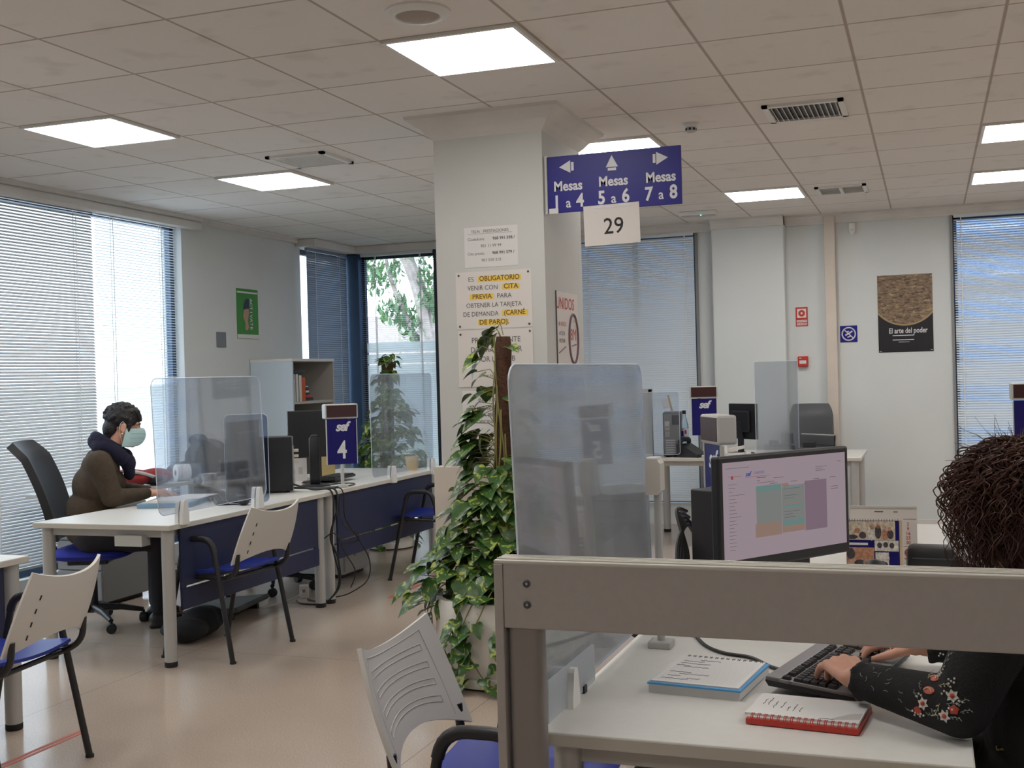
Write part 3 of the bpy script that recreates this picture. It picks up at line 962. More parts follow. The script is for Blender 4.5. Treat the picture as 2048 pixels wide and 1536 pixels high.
dup(ch, (-3.613, 5.413, 0), 3.062, 'white backed visitor chair pulled up to the masked person\'s desk')
dup(ch, (-3.491, 7.838, 0), 3.273, 'visitor chair beside the tall climbing plant, its back hidden by leaves')
dup(ch, (-0.994, 2.704, 0), 0.029, 'nearest white backed visitor chair, seen from the front beside the grey frame')
dup(ch, (-0.90, 4.55, 0), 0.0, 'white backed visitor chair glimpsed between the tall acrylic sheet and monitor')

# ---------------------------------------------------------------- office chairs
def office_chair(label, loc, rz, back_m='darkgrey', seat_m='chairblue', lean=.40, hb=1.10, arms=True, group=None, bw=.44):
    t = thing('office_chair', label, 'office chair', loc, rz, group)
    for k in range(5):
        a = 2 * PI * k / 5 + .3
        dx, dy = math.cos(a), math.sin(a)
        l = MB().tube([(dx * .03, dy * .03, .115), (dx * .16, dy * .16, .105), (dx * .29, dy * .29, .075)], [.024, .02, .014], 10).build('base_arm', 'black', t, True)
        mx = Matrix.Translation((dx * .29, dy * .29, .03)) @ Matrix.Rotation(a + 1.2, 4, 'Z') @ Matrix.Rotation(PI / 2, 4, 'X')
        MB().lathe([(.0, -.02), (.027, -.02), (.03, -.014), (.03, .014), (.027, .02), (0, .02)], 16, mx).cyl((dx * .29, dy * .29, .03), (dx * .29, dy * .29, .075), .008).build('castor', 'rubber', l, True)
    MB().lathe([(.045, .09), (.03, .14), (.028, .30), (.018, .30), (.018, .41)], 20).build('gas_column', 'black', t, True)
    MB().box(-.12, .12, -.1, .1, .385, .42, bev=.01).build('mechanism', 'black', t)
    st = MB()
    st.ball((0.02, 0, .455), (.245, .245, .05), 28, 12)
    o = st.build('seat', seat_m, t, True)
    for v in o.data.vertices:      # squarer cushion outline
        r = math.hypot(v.co.x - .02, v.co.y)
        if r > 1e-4:
            a = math.atan2(v.co.y, v.co.x - .02)
            k = 1.0 / max(abs(math.cos(a)), abs(math.sin(a))) ** .6
            v.co.x = .02 + (v.co.x - .02) * k; v.co.y *= k
    b = MB()
    z0 = .54
    def bk(u, v):
        y = (v - .5) * 2
        z = z0 + (hb - z0) * u
        x = -.19 - lean * (z - z0) * .9 + .12 * math.sin(u * PI) * .25 - .06 * max(0, u - .86) / .14 * .8 + .035 * y * y
        hw = bw / 2 * (.86 + .14 * math.sin(min(1, u * 1.3) * PI * .6)) * (1 - .12 * max(0, (u - .85) / .15) ** 2)
        return (x, y * hw, z)
    b.grid(bk, 20, 14, .045)
    b.build('backrest', back_m, t, True)
    MB().tube([(-.08, 0, .40), (-.2, 0, .43), (-.245, 0, .52), (-.26, 0, .64)], .022, 10).build('back_support', 'black', t, True)
    if arms:
        for s in (-1, 1):
            MB().tube(fillet([(0, s * .2, .42), (0, s * .27, .43), (.0, s * .28, .64), (.16, s * .28, .65)], .05, 5), .016, 8).build('armrest', 'black', t, True)
    return t
office_chair('dark office chair with a high back under the masked person', (-4.80, 5.74, 0), math.radians(24), 'black', lean=.38, hb=1.12, arms=False, bw=.42)
office_chair('blue seated office chair pushed under the desk with sign 4', (-4.35, 7.05, 0), -2.6, 'chairblue', lean=.1, hb=.655, arms=False)
office_chair('grey mesh backed office chair at the back desk, against the wall', (-1.15, 10.50, 0), -PI / 2, 'darkgrey', lean=.06, hb=1.12, arms=False, bw=.40) if False else None
office_chair('grey mesh backed office chair behind the flat scanner at the back', (-0.97, 10.32, 0), -PI / 2 + .1, 'darkgrey', lean=.06, hb=1.12, arms=False, bw=.36)
office_chair('black office chair of the curly haired person', (0.32, 2.42, 0), math.radians(139), 'black', lean=.10, hb=.90, arms=False, bw=.46)
# ================================================================ signs and papers
def face(rz):      # world matrix helper: local X along the sign, -Y towards the viewer
    return Matrix.Rotation(rz, 4, 'Z')

def sheet(name, label, cat, loc, rz, w_, h_, m, lines=(), th=.0012, pins=(), group=None, tilt=0.0, sub=None):
    """flat notice: origin at its centre"""
    t = thing(name, label, cat, loc, rz, group)
    t.rotation_euler = (0, tilt, rz)
    MB().box(-w_ / 2, w_ / 2, 0, th, -h_ / 2, h_ / 2).build('sheet', m, t)
    for ln in lines:
        put_text(MB(), ln[0], ln[1], ln[2], ln[3], y=-.0008, **(ln[5] if len(ln) > 5 else {})).build('lettering', ln[4], t)
    for x, z in pins:
        MB().ball((x, -.001, z), (.006, .004, .006), 10, 6).build('pin', 'darkgrey', t, True)
    return t

# hanging direction sign fixed to the column's right side
t = thing('direction_sign', 'blue direction sign on the column with white arrows and desk numbers', 'sign', (-1.49, 5.74, 2.43))
W_, H_ = .70, .292
MB().box(-W_ / 2, W_ / 2, 0, .012, -H_ / 2, H_ / 2, bev=.002).build('panel', 'signblue', t)
MB().box(-W_ / 2 - .012, -W_ / 2, -.01, .022, -H_ / 2 - .004, H_ / 2 + .004).build('wall_bracket', 'lightgrey', t)
def arrow(cx, cz, ang):
    ar = MB()
    R = Matrix.Translation((cx, -.0012, cz)) @ Matrix.Rotation(ang, 4, 'Y')
    ar.add([(-.032, 0, -.018), (.032, 0, -.018), (0, 0, .042)], [(0, 1, 2)], R)
    ar.add([(-.022, 0, -.036), (.022, 0, -.036), (.022, 0, -.022), (-.022, 0, -.022)], [(0, 1, 2, 3)], R)
    ar.build('arrow', 'signwhite', t)
arrow(-.243, .088, -PI / 2); arrow(-.005, .085, 0); arrow(.243, .090, PI / 2)
for cx, a, dz in ((-.240, '1 a 4', -.006), (.0, '5 a 6', 0), (.245, '7 a 8', .0)):
    tx = MB()
    put_text(tx, 'Mesas', cx, -.006 + dz, .070, bold=.028, sx=.90)
    tx.build('lettering', 'signwhite', t)
    tx = MB()
    put_text(tx, a.split(' a ')[0], cx - .063, -.088 + dz, .094, bold=.03, sx=.85)
    put_text(tx, 'a', cx, -.094 + dz, .07, bold=.015, sx=.9)
    put_text(tx, a.split(' a ')[1], cx + .063, -.086 + dz, .094, bold=.03, sx=.85)
    tx.build('lettering', 'signwhite', t)
MB().box(-.345, -.295, -.003, -.001, -.148, -.122).build('sticker', 'paper', t)
sheet('number_sheet', 'white paper reading 29 taped under the blue direction sign', 'paper', (-1.503, 5.737, 2.206), 0, .292, .205, 'paperw',
      [('29', .01, -.012, .115, 'inkblack', dict(sx=.95, bold=.004))], tilt=math.radians(-1))
ns = bpy.data.objects['number_sheet']
for x0, z0 in ((-.097, .086), (-.03, .084), (.05, .088)):
    MB().box(x0, x0 + .05, -.0016, -.0004, z0, z0 + .012).build('adhesive_tape', 'signwhite', ns)

# notices on the column front (column face at y = 5.72)
K = 'ink'
fy = 5.7185
sheet('phone_notice', 'white notice with phone numbers, topmost on the column front', 'notice', (-2.155, fy, 2.132), 0, .300, .212, 'paper',
      [('TELFs   PRESTACIONES', -.005, .082, .022, K, dict(sx=.95)), ('Ciudadania:', -.082, .042, .021, K, dict()), ('968 991 598 /', .072, .042, .022, K, dict(bold=.02)),
       ('901 11 99 99', 0, .005, .022, K, dict()), ('Cita previa:', -.085, -.034, .021, K, dict()), ('968 991 579 /', .068, -.034, .022, K, dict(bold=.02)), ('901 010 210', 0, -.070, .022, K, dict())])
t = bpy.data.objects['phone_notice']
MB().box(-.13, .12, -.001, -.0006, .0695, .0705).build('underline', 'ink', t)
t = sheet('appointment_notice', 'white notice on the column with words marked in yellow highlighter', 'notice', (-2.148, fy, 1.853), 0, .425, .302, 'paperw',
      [('ES', -.125, .110, .034, K, dict()), ('OBLIGATORIO', .035, .112, .037, 'inkgold', dict(bold=.02, sx=.92)),
       ('VENIR CON', -.06, .064, .034, K, dict(sx=.95)), ('CITA', .098, .066, .036, 'inkgold', dict(bold=.02)),
       ('PREVIA', -.065, .018, .035, 'inkgold', dict(bold=.02)), ('PARA', .06, .018, .034, K, dict()),
       ('OBTENER LA TARJETA', .0, -.028, .034, K, dict(sx=.92)), ('DE DEMANDA', -.075, -.074, .034, K, dict(sx=.92)), ('(CARNÉ', .115, -.072, .036, 'inkgold', dict(bold=.02, sx=.92)),
       ('DE PARO).', .0, -.118, .036, 'inkgold', dict(bold=.02))],
      pins=((-.195, .135), (.195, .137), (-.195, -.135), (.195, -.135)))
for x0, x1, z in ((-.085, .155, .110), (.05, .145, .065), (-.135, .0, .018), (.045, .19, -.074), (-.09, .08, -.118)):
    MB().box(x0, x1, -.0007, -.0003, z - .015, z + .015).build('highlighter_stroke', 'highlight', t)
sheet('stamping_notice', 'white notice on the column partly covered by the top of the plant', 'notice', (-2.146, fy - .0015, 1.545), 0, .42, .30, 'paperw',
      [('PRÓXIMAMENTE', .005, .095, .040, K, dict(sx=.92)), ('DEBERÁN SELLAR', .005, .045, .040, K, dict(sx=.92)), ('POR LA WEB', .005, -.005, .040, K, dict(sx=.92)),
       ('www.sef', -.05, -.09, .024, K, dict())], pins=((.195, .136), (-.195, .13)))
sheet('lower_notice', 'white notice low on the column, mostly behind the plant leaves', 'notice', (-2.14, fy, 1.235), 0, .40, .28, 'paper',
      [('INFORMACIÓN', -.02, .09, .026, K, dict()), ('HORARIO', -.07, .045, .028, K, dict()), ('CITA PREVIA', -.05, .01, .028, K, dict(bold=.01)), ('OFICINA', -.07, -.025, .026, K, dict())])

# hand drawn poster on the column's right face
t = sheet('hand_drawn_poster', 'hand drawn poster with red heading and an oval, on the column side', 'poster', (-1.8585, 6.09, 1.665), PI / 2, .40, .46, 'paperw',
      [('UNIDOS', -.04, .165, .088, 'redink', dict(bold=.01, shear=.1)), ('40 AÑOS', -.10, .055, .034, 'redink', dict()), ('AYUDA', -.11, .005, .032, 'ink', dict(shear=.15)), ('MUTUA', -.11, -.035, .032, 'ink', dict(shear=.15)),
       ('8M', .10, .0, .09, 'redink', dict(shear=.1))], th=.008)
ov = MB()
ov.tube([(.10 + .085 * math.cos(a), -.001, -.02 + .135 * math.sin(a)) for a in [2 * PI * k / 30 for k in range(30)]], .008, 6, closed=True)
ov.tube([(-.17, -.001, -.10), (-.05, -.001, -.065)], .003, 5).tube([(.07, -.001, -.06), (.15, -.001, -.05)], .003, 5)
ov.build('drawn_oval', mat('grey_purple_marker', (.16, .10, .12), .8), t)
b = MB(); b.box(-.20, .20, -.001, 0, -.36, -.232)
b.build('blue_strip', mat('pale_blue_print', (.28, .32, .46), .7), t)
b = MB(); b.box(-.07, .06, -.002, -.001, -.33, -.27)
put_text(b, 'INFORMA', 0, -.255, .02, y=-.0022)
b.build('printed_logo', 'signblue', t)
MB().box(-.208, -.200, -.004, .010, -.36, .232).build('frame_edge', 'darkgrey', t)

# fire alarm sign and call point, blue sign and poster on the back wall
fw = YB - .003
t = sheet('fire_alarm_sign', 'red and white fire alarm push button sign left of the cream duct', 'sign', (-1.087, fw, 1.917), 0, .108, .175, 'red', [], th=.002)
b = MB().box(-.040, .040, -.001, -.0005, -.010, .072).box(-.046, .046, -.001, -.0005, -.050, -.030).box(-.046, .046, -.001, -.0005, -.078, -.058)
b.build('white_field', 'paper', t)
b = MB()
b.prism([(.030 * math.cos(a), .031 + .030 * math.sin(a)) for a in [2 * PI * k / 24 for k in range(24)]], .0004, t0=-.0016)
put_text(b, 'PULSADOR', 0, -.040, .017, y=-.0014, bold=.02)
put_text(b, 'DE ALARMA', 0, -.068, .017, y=-.0014, bold=.02)
b.build('symbol', 'red', t)
MB().prism([(.010 * math.cos(a), .031 + .010 * math.sin(a)) for a in [2 * PI * k / 16 for k in range(16)]], .0004, t0=-.0022).build('button_dot', 'paper', t)
t = thing('fire_call_point', 'small red fire alarm call point below the fire alarm sign', 'alarm', (-1.083, YB, 1.508))
MB().box(-.045, .045, -.045, 0, -.048, .048, bev=.006).build('body', 'red', t)
MB().box(-.030, .030, -.048, -.044, -.020, .010).build('glass_window', 'paper', t)
b = MB().box(-.032, -.012, -.047, -.044, .026, .034).box(-.018, .018, -.0490, -.0478, -.008, -.003)
b.build('marking', 'signwhite', t)
t = sheet('no_smoking_sign', 'square blue sign with a crossed white ring beside the duct', 'sign', (-.678, fw, 1.744), 0, .150, .150, 'signblue', [], th=.003)
b = MB()
b.tube([(.057 * math.cos(a), -.001, .057 * math.sin(a)) for a in [2 * PI * k / 36 for k in range(36)]], .006, 6, closed=True)
b.tube([(-.040, -.001, .040), (.040, -.001, -.040)], .005, 6)
b.build('ring', 'signwhite', t)
b = MB()
b.tube([(-.030, -.001, -.012), (.015, -.001, .012), (.032, -.001, .026)], .007, 6).tube([(-.012, -.001, -.03), (.02, -.001, -.02)], .005, 6).tube([(-.02, -.001, .022), (.005, -.001, .024)], .004, 6)
b.build('symbol', 'signwhite', t)

def moon_mat():
    m = bpy.data.materials.new('poster_print_coin_relief')
    m.use_nodes = True
    nt = m.node_tree
    b = nt.nodes['Principled BSDF']
    tc = nt.nodes.new('ShaderNodeTexCoord')
    sx = nt.nodes.new('ShaderNodeSeparateXYZ'); nt.links.new(tc.outputs['Object'], sx.inputs[0])
    mp = nt.nodes.new('ShaderNodeMapping'); mp.inputs['Scale'].default_value = (14, 14, 34)
    nt.links.new(tc.outputs['Object'], mp.inputs['Vector'])
    n1 = nt.nodes.new('ShaderNodeTexNoise'); n1.inputs['Scale'].default_value = 1.6; n1.inputs['Detail'].default_value = 6; n1.inputs['Distortion'].default_value = 1.0
    nt.links.new(mp.outputs[0], n1.inputs['Vector'])
    top = ramp(nt, n1.outputs['Fac'], [(0.30, (0.05, 0.035, 0.03)), (0.45, (0.18, 0.12, 0.08)), (0.6, (0.28, 0.20, 0.125)), (0.75, (0.52, 0.40, 0.22))])
    # disc edge: circle centred above
    r = math_n(nt, 'SQRT', math_n(nt, 'ADD', math_n(nt, 'POWER', sx.outputs['X'], 2.0), math_n(nt, 'POWER', math_n(nt, 'SUBTRACT', sx.outputs['Z'], .19), 2.0)))
    ins = math_n(nt, 'LESS_THAN', r, 0.292)
    rim = math_n(nt, 'MULTIPLY', math_n(nt, 'LESS_THAN', r, 0.300), math_n(nt, 'GREATER_THAN', r, 0.286))
    m1 = nt.nodes.new('ShaderNodeMix'); m1.data_type = 'RGBA'
    nt.links.new(ins, m1.inputs['Factor']); m1.inputs['A'].default_value = (0.012, 0.012, 0.015, 1); nt.links.new(top, m1.inputs['B'])
    m2 = nt.nodes.new('ShaderNodeMix'); m2.data_type = 'RGBA'
    nt.links.new(rim, m2.inputs['Factor']); nt.links.new(m1.outputs['Result'], m2.inputs['A']); m2.inputs['B'].default_value = (0.36, 0.27, 0.15, 1)
    nt.links.new(m2.outputs['Result'], b.inputs['Base Color'])
    b.inputs['Roughness'].default_value = 0.35
    return m
t = sheet('jupiter_poster', 'tall poster of a golden textured disc over black on the back wall', 'poster', (-.192, fw, 1.910), 0, .462, .686, moon_mat(),
      [('El arte del poder', .02, -.155, .066, 'signwhite', dict(bold=.015, shear=.05, sx=.72))], th=.002)
b = MB().box(-.11, .07, -.001, -.0005, -.199, -.192).box(-.11, .07, -.001, -.0005, -.238, -.231).box(-.06, .03, -.001, -.0005, -.256, -.252)
b.box(-.225, -.205, -.0012, -.0005, -.335, -.331).box(.205, .225, -.0012, -.0005, -.332, -.328)
b.build('small_print', 'signwhite', t)
t.name = 'disc_poster'

# green poster and switch plate on the left wall
lw = XL + .003
t = sheet('green_poster', 'green poster of a face beside vertical white letters, left wall', 'poster', (lw, 9.06, 2.07), PI / 2, .35, .45, 'green', [], th=.002)
b = MB().box(-.172, .172, -.001, -.0004, -.222, -.185).box(-.165, .165, -.001, -.0004, .185, .200)
b.build('white_band', 'paper', t)
b = MB()
for i, c in enumerate('ACTIVATE'):
    vs, fs = text_verts(c, .055, bold=.015)
    b.add(vs, fs, Matrix.Translation((.055, -.001, .125 - i * .036)) @ Matrix.Rotation(PI / 2, 4, 'Y'))
b.build('lettering', 'paper', t)
b = MB()
b.prism([(-.02, .05), (.015, .05), (.02, .01), (.0, -.06), (.015, -.12), (-.01, -.15), (-.045, -.14), (-.04, -.09), (-.075, -.02), (-.06, .03)], .0004, t0=-.0012)
b.build('printed_face', mat('poster_skin', (.50, .30, .22), .7), t)
b = MB(); b.prism([(-.03, .13), (.02, .14), (.03, .05), (-.07, .04), (-.06, .09)], .0004, t0=-.0014)
b.build('printed_hat', 'black', t)
t = thing('switch_plate', 'small grey plate on the left wall below and left of the green poster', 'switch plate', (XL, 8.63, 1.83), PI / 2)
MB().box(-.068, .068, -.012, 0, -.066, .066, bev=.004).build('plate', mat('plate_grey', (.18, .20, .22), .5), t)

# ================================================================ queue displays with numbered signs
def queue_sign(label, loc, rz, num, pole=.0, h=.30, w_=.20, dep=.085):
    """origin at the desk top under the pole; sign faces local -Y; pole = height of the blue sign's lower edge"""
    t = thing('numbered_sign', label, 'sign', loc, rz)
    z = pole
    p = MB().cyl((0, .012, .001), (0, .012, z + .02), .012)
    p.build('pole', 'lightgrey', t, True)
    c = MB().box(-.03, .03, -.02, .05, .0005, .02, bev=.004)
    c.build('clamp', 'lightgrey', t)
    o = MB().box(-w_ / 2, w_ / 2, 0, .008, z, z + h).build('number_panel', 'signnavy', t)
    e = MB().box(-w_ / 2 - .005, -w_ / 2, -.003, .011, z, z + h).box(w_ / 2, w_ / 2 + .005, -.003, .011, z, z + h)
    e.build('edge_strip', 'lightgrey', o)
    x = MB()
    put_text(x, num, .0, z + h * .30, .165, bold=.02, sx=.78)
    x.build('number', 'signwhite', o)
    # wavy three letter emblem
    x = MB()
    zz = z + h * .83
    vs, fs = text_verts('sef', .085, bold=.035, shear=.25, sx=1.0, space=.85)
    x.add(vs, fs, Matrix.Translation((0, -.001, zz)))
    x.build('emblem', 'signwhite', o)
    d = MB().box(-w_ / 2 - .012, w_ / 2 + .012, -.012, dep, z + h + .004, z + h + .102, bev=.008).build('display_box', 'lightgrey', t)
    MB().box(-w_ / 2 - .002, w_ / 2 + .002, -.0135, -.011, z + h + .014, z + h + .094).build('display_window', 'displayred', d)
    return t
queue_sign('blue sign with number 4 and an unlit red display above it', (-3.70, 6.90, DT), math.radians(42), '4', .155)
queue_sign('blue sign with number 6 at the back desk, unlit red display above', (-1.745, 9.48, DT), math.radians(8), '6', .185)
queue_sign('blue sign with a red display facing left, cut off by the big monitor', (-.70, 3.94, DT), math.radians(-62), '7', .162, h=.30, w_=.17, dep=.055)
queue_sign('blue sign cut off by the right edge, above the curly hair', (.56, 7.42, DT), math.radians(5), '5', .19)
t = thing('card_reader', 'beige box on a short grey pole between the acrylic sheet and monitor', 'device', (-.672, 2.96, DT), 0)
MB().cyl((0, 0, 0), (0, 0, .40), .0105).build('pole', 'legmetal', t, True)
b = MB(); b.prism([(-.028, .375), (.014, .375), (.026, .388), (.026, .478), (.016, .490), (-.028, .490)], .075, t0=-.03)
for i in range(len(b.v)):
    b.v[i].x = b.v[i].x * .72 - .006; b.v[i].z = .475 + (b.v[i].z - .475) * .78; b.v[i].y *= .7
b.build('housing', 'beigeplastic', t)
MB().box(-.024, .006, -.018, .025, .4865, .494, bev=.002).build('paper_slot', 'paper', t)
MB().box(-.03, .03, -.03, .03, 0, .018, bev=.003).build('clamp', 'legmetal', t)

# ================================================================ acrylic screens
def acrylic(label, p0, p1, z0, z1, lean=(0, 0), m='acrylic', clips=(.15, .85), r=.05, cut=None, group=None):
    p0 = Vector((*p0, 0)); p1 = Vector((*p1, 0))
    c = (p0 + p1) / 2; u = (p1 - p0).normalized(); L = (p1 - p0).length
    t = thing('acrylic_screen', label, 'screen', (c.x, c.y, z0), math.atan2(u.y, u.x), group)
    hh = z1 - z0
    sh = Matrix(((1, 0, 0, 0), (0, 1, lean[0], 0), (0, 0, 1, 0), (0, 0, 0, 1)))
    out = rounded_rect(L, hh, r, 6, 0, hh / 2)
    b = MB(); b.prism(out, .004, sh, -.002)
    b.build('sheet', m, t)
    e = MB()
    pts = [sh @ Vector((x, 0, z)) for x, z in out]
    e.tube(pts, .0021, 5, closed=True)
    e.build('polished_edge', 'acrylic_edge', t)
    for q in clips:
        x = -L / 2 + L * q
        k = MB()
        for y0, y1 in ((.003, .026), (-.026, -.003)):
            k.prism([(x - .028, -.062), (x + .028, -.062), (x + .026, .0), (x + .015, .052), (x + .009, .060), (x - .009, .060), (x - .015, .052), (x - .026, .0)], y1 - y0, t0=y0)
        k.build('clip', 'white', t)
    return t
acrylic('wide clear acrylic screen on the masked person\'s desk', (-3.655, 4.87), (-3.655, 5.88), DT + .055, 1.485, m='acrylic', clips=(.19, .90), lean=(.04, 0))
acrylic('smoky looking acrylic screen standing in front of the black computer tower', (-3.88, 5.80), (-3.665, 5.925), DT + .012, 1.265, m='acrylic_smoky', clips=(), lean=(.02, 0), r=.03)
acrylic('clear acrylic screen with the second climbing plant showing through it', (-3.655, 7.24), (-3.655, 8.30), DT + .03, 1.485, m='acrylic', clips=(.30, .96))
acrylic('tall hazy acrylic screen at the left edge of the nearest desk', (-.757, 2.14), (-.757, 3.25), DT + .022, 1.472, m='acrylic_hazy', clips=(.225,), lean=(.03, 0), r=.04)
acrylic('acrylic screen at the back desk, seen nearly edge on with blind stripes in it', (-1.33, 9.47), (-1.03, 9.85), DT + .01, 1.51, m='acrylic', clips=(), r=.01)
acrylic('acrylic screen at the back desk behind the tall hazy screen', (-2.30, 9.47), (-1.95, 9.47), DT + .03, 1.28, m='acrylic', clips=(), r=.02)
t = thing('reflection_plate', 'added milky plate standing in for a pale reflection in the tall acrylic', 'plate', (-.745, 2.40, DT + .004), PI / 2)  # plate added in place of a pale reflection in the acrylic sheet
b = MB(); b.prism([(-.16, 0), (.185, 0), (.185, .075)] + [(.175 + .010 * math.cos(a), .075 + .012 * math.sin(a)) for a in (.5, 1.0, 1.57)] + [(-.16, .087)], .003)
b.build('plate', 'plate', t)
MB().box(.083, .105, -.004, .008, -.012, .012).build('black_clip', 'black', t)

# ================================================================ grey aluminium frame in the foreground
t = thing('partition_frame', 'grey aluminium partition frame crossing the lower right foreground', 'partition', (0, 2.12, 0))
X0, X1 = -.800, 1.55
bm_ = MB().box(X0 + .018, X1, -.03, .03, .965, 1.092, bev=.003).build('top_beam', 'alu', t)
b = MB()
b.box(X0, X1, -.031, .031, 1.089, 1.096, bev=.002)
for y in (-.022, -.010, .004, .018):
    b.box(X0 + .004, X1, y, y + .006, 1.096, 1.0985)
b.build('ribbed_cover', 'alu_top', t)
MB().box(X0, X0 + .018, -.032, .032, 0, 1.089, bev=.002).build('end_strip', 'alu', t)
b = MB()
b.add(*(lambda q: (q.v, q.f))(MB().prism(rounded_rect(.068, .05, .018, 5), .965, Matrix.Translation((X0 + .055, 0, 0)) @ Matrix.Rotation(PI / 2, 4, 'X'), 0.0)))
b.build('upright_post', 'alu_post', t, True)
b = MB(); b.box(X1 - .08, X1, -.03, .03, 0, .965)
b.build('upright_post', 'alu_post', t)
for z in (1.052, 1.012):
    mx = Matrix.Translation((X0 + .067, -.031, z)) @ Matrix.Rotation(PI / 2, 4, 'X')
    s = MB().lathe([(.0072, 0), (.0072, .002), (.0055, .0035), (.003, .0035), (.003, .001), (0, .001)], 16, mx).build('screw', 'darkgrey', t, True)
    MB().lathe([(.0028, .001), (.0028, .0022), (0, .0022)], 6, mx).build('socket', 'alu_top', s)
MB().box(X0, X0 + .10, -.06, .06, 0, .012, bev=.003).build('base_foot', 'alu', t)

# floor tape and loose bits
tag(MB().box(-3.415, -3.398, 3.05, 3.98, 0, .0012).box(-3.388, -3.371, 3.05, 3.98, 0, .0012).build('floor_tape', 'tape'), 'red double floor tape under the nearest left visitor chair', 'floor tape')
tag(MB().box(-3.412, -3.382, 6.93, 7.6, 0, .0012).build('floor_tape', 'tape'), 'red floor tape beside the plant pot, under the chair', 'floor tape')
# ================================================================ bookcase and its contents
t = thing('bookcase', 'open bookcase against the left wall, near side tinted like window light', 'bookcase', (-5.56, 9.46, 0))
a, c, hh = .215, .385, 1.655
MB().box(-a, a, -c, -c + .02, 0, hh - .025).build('side_panel', 'shelfdaylight', t)
MB().box(-a, a, c - .02, c, 0, hh - .025).build('side_panel', 'shelfgrey', t)
MB().box(-a, a + .004, -c - .004, c + .004, hh - .025, hh, bev=.003).build('top_panel', 'white', t)
MB().box(-a, -a + .012, -c + .02, c - .02, 0, hh - .025).build('back_panel', 'shelfgrey', t)
for z in (.05, .45, .85, 1.245):
    MB().box(-a + .012, a - .01, -c + .02, c - .02, z, z + .025).build('shelf', 'lightgrey' if z > 1 else 'shelfgrey', t)
rnd = random.Random(3)
y = 9.46 - .355
for nm, lab, m, w_, d_, h_ in (('book', 'thin grey book at the left end of the bookcase shelf', 'lightgrey', .035, .2, .20), ('book', 'pale book second from the left on the bookcase shelf', 'paper', .04, .2, .245),
                          ('book', 'tall white book beside the orange one on the bookcase shelf', 'paperw', .05, .21, .235), ('book', 'orange book on the bookcase shelf', 'orange', .07, .20, .215)):
    t = thing(nm, lab, 'book', (-5.45, y + w_ / 2, 1.27))
    MB().box(-d_ / 2, d_ / 2 - .002, -w_ / 2 + .003, w_ / 2 - .003, .003, h_ - .003).build('pages', 'paper', t)
    b = MB().box(-d_ / 2, d_ / 2, -w_ / 2, -w_ / 2 + .003, 0, h_).box(-d_ / 2, d_ / 2, w_ / 2 - .003, w_ / 2, 0, h_).box(d_ / 2 - .003, d_ / 2, -w_ / 2, w_ / 2, 0, h_)
    b.build('cover', m, t)
    y += w_ + .004
t = thing('folder_box', 'black flat case lying across the tops of the upright books', 'case', (-5.47, 9.22, 1.517))
MB().box(-.11, .11, -.10, .13, 0, .035, bev=.004).build('case', 'black', t)
MB().box(-.04, .04, .128, .134, .010, .022).build('clasp', 'darkgrey', t)
y = 9.335
for k, (m, w_, h_, z) in enumerate((('black', .16, .03, 0), ('red', .14, .025, .03), ('black', .10, .02, .055), ('paper', .09, .02, .075), ('black', .085, .03, .095), ('paper', .08, .012, .125))):
    t = tag(MB().box(-5.5, -5.38, y + .002, y + w_, 1.2705 + z, 1.2705 + z + h_ - .001, bev=.002).build('book', m), ('black thick', 'red', 'black thin', 'white', 'small black', 'topmost white')[k] + ' book in the low pile right of the orange book', 'book', 'low pile of books in the bookcase')

# ================================================================ left desks: computers, phone, papers
def rot(t, rz): t.rotation_euler = (0, 0, rz); return t
def monitor(label, loc, rz, w_=.51, h_=.31, zc=.34, screen='black', m='black', foot=.11, th=.028):
    """screen faces local -Y; origin on the desk under the stand"""
    t = thing('monitor', label, 'monitor', loc, rz)
    MB().box(-w_ / 2, w_ / 2, -th / 2, th / 2, zc - h_ / 2, zc + h_ / 2, bev=.006).build('housing', m, t)
    MB().box(-w_ * .32, w_ * .32, th / 2 - .002, th / 2 + .028, zc - h_ * .30, zc + h_ * .30, bev=.012).build('rear_cover', m, t)
    s = MB().box(-w_ / 2 + .017, w_ / 2 - .017, -th / 2 - .0012, -th / 2 + .001, zc - h_ / 2 + .030, zc + h_ / 2 - .017).build('screen', screen, t)
    MB().box(-.03, .03, .018, .045, .01, zc, bev=.008).build('stand_column', m, t)
    MB().lathe([(foot, 0), (foot, .006), (foot * .9, .012), (.03, .018), (0, .018)], 32, Matrix.Translation((0, .01, 0)) @ Matrix.Scale(.8, 4, (0, 1, 0))).build('stand_foot', m, t, True)
    return t, s
monitor('black monitor seen from behind, left of the sign with number 4', (-4.06, 7.22, DT), PI - 2.55 + .25, w_=.44, h_=.33, zc=.345, foot=.12)
t = thing('speaker_column', 'slim black upright stand in front of the rear monitor, beside sign 4', 'stand', (-3.955, 6.98, DT), .5)
MB().box(-.036, .036, -.02, .02, .012, .335, bev=.012).build('column', 'black', t, True)
MB().lathe([(.10, 0), (.10, .006), (.085, .013), (0, .014)], 28).build('foot', 'black', t, True)
MB().tube(fillet([(-.02, -.012, .33), (-.02, -.022, .345), (.02, -.022, .345), (.02, -.012, .33)], .01), .005, 8).build('handle', 'darkgrey', t, True)
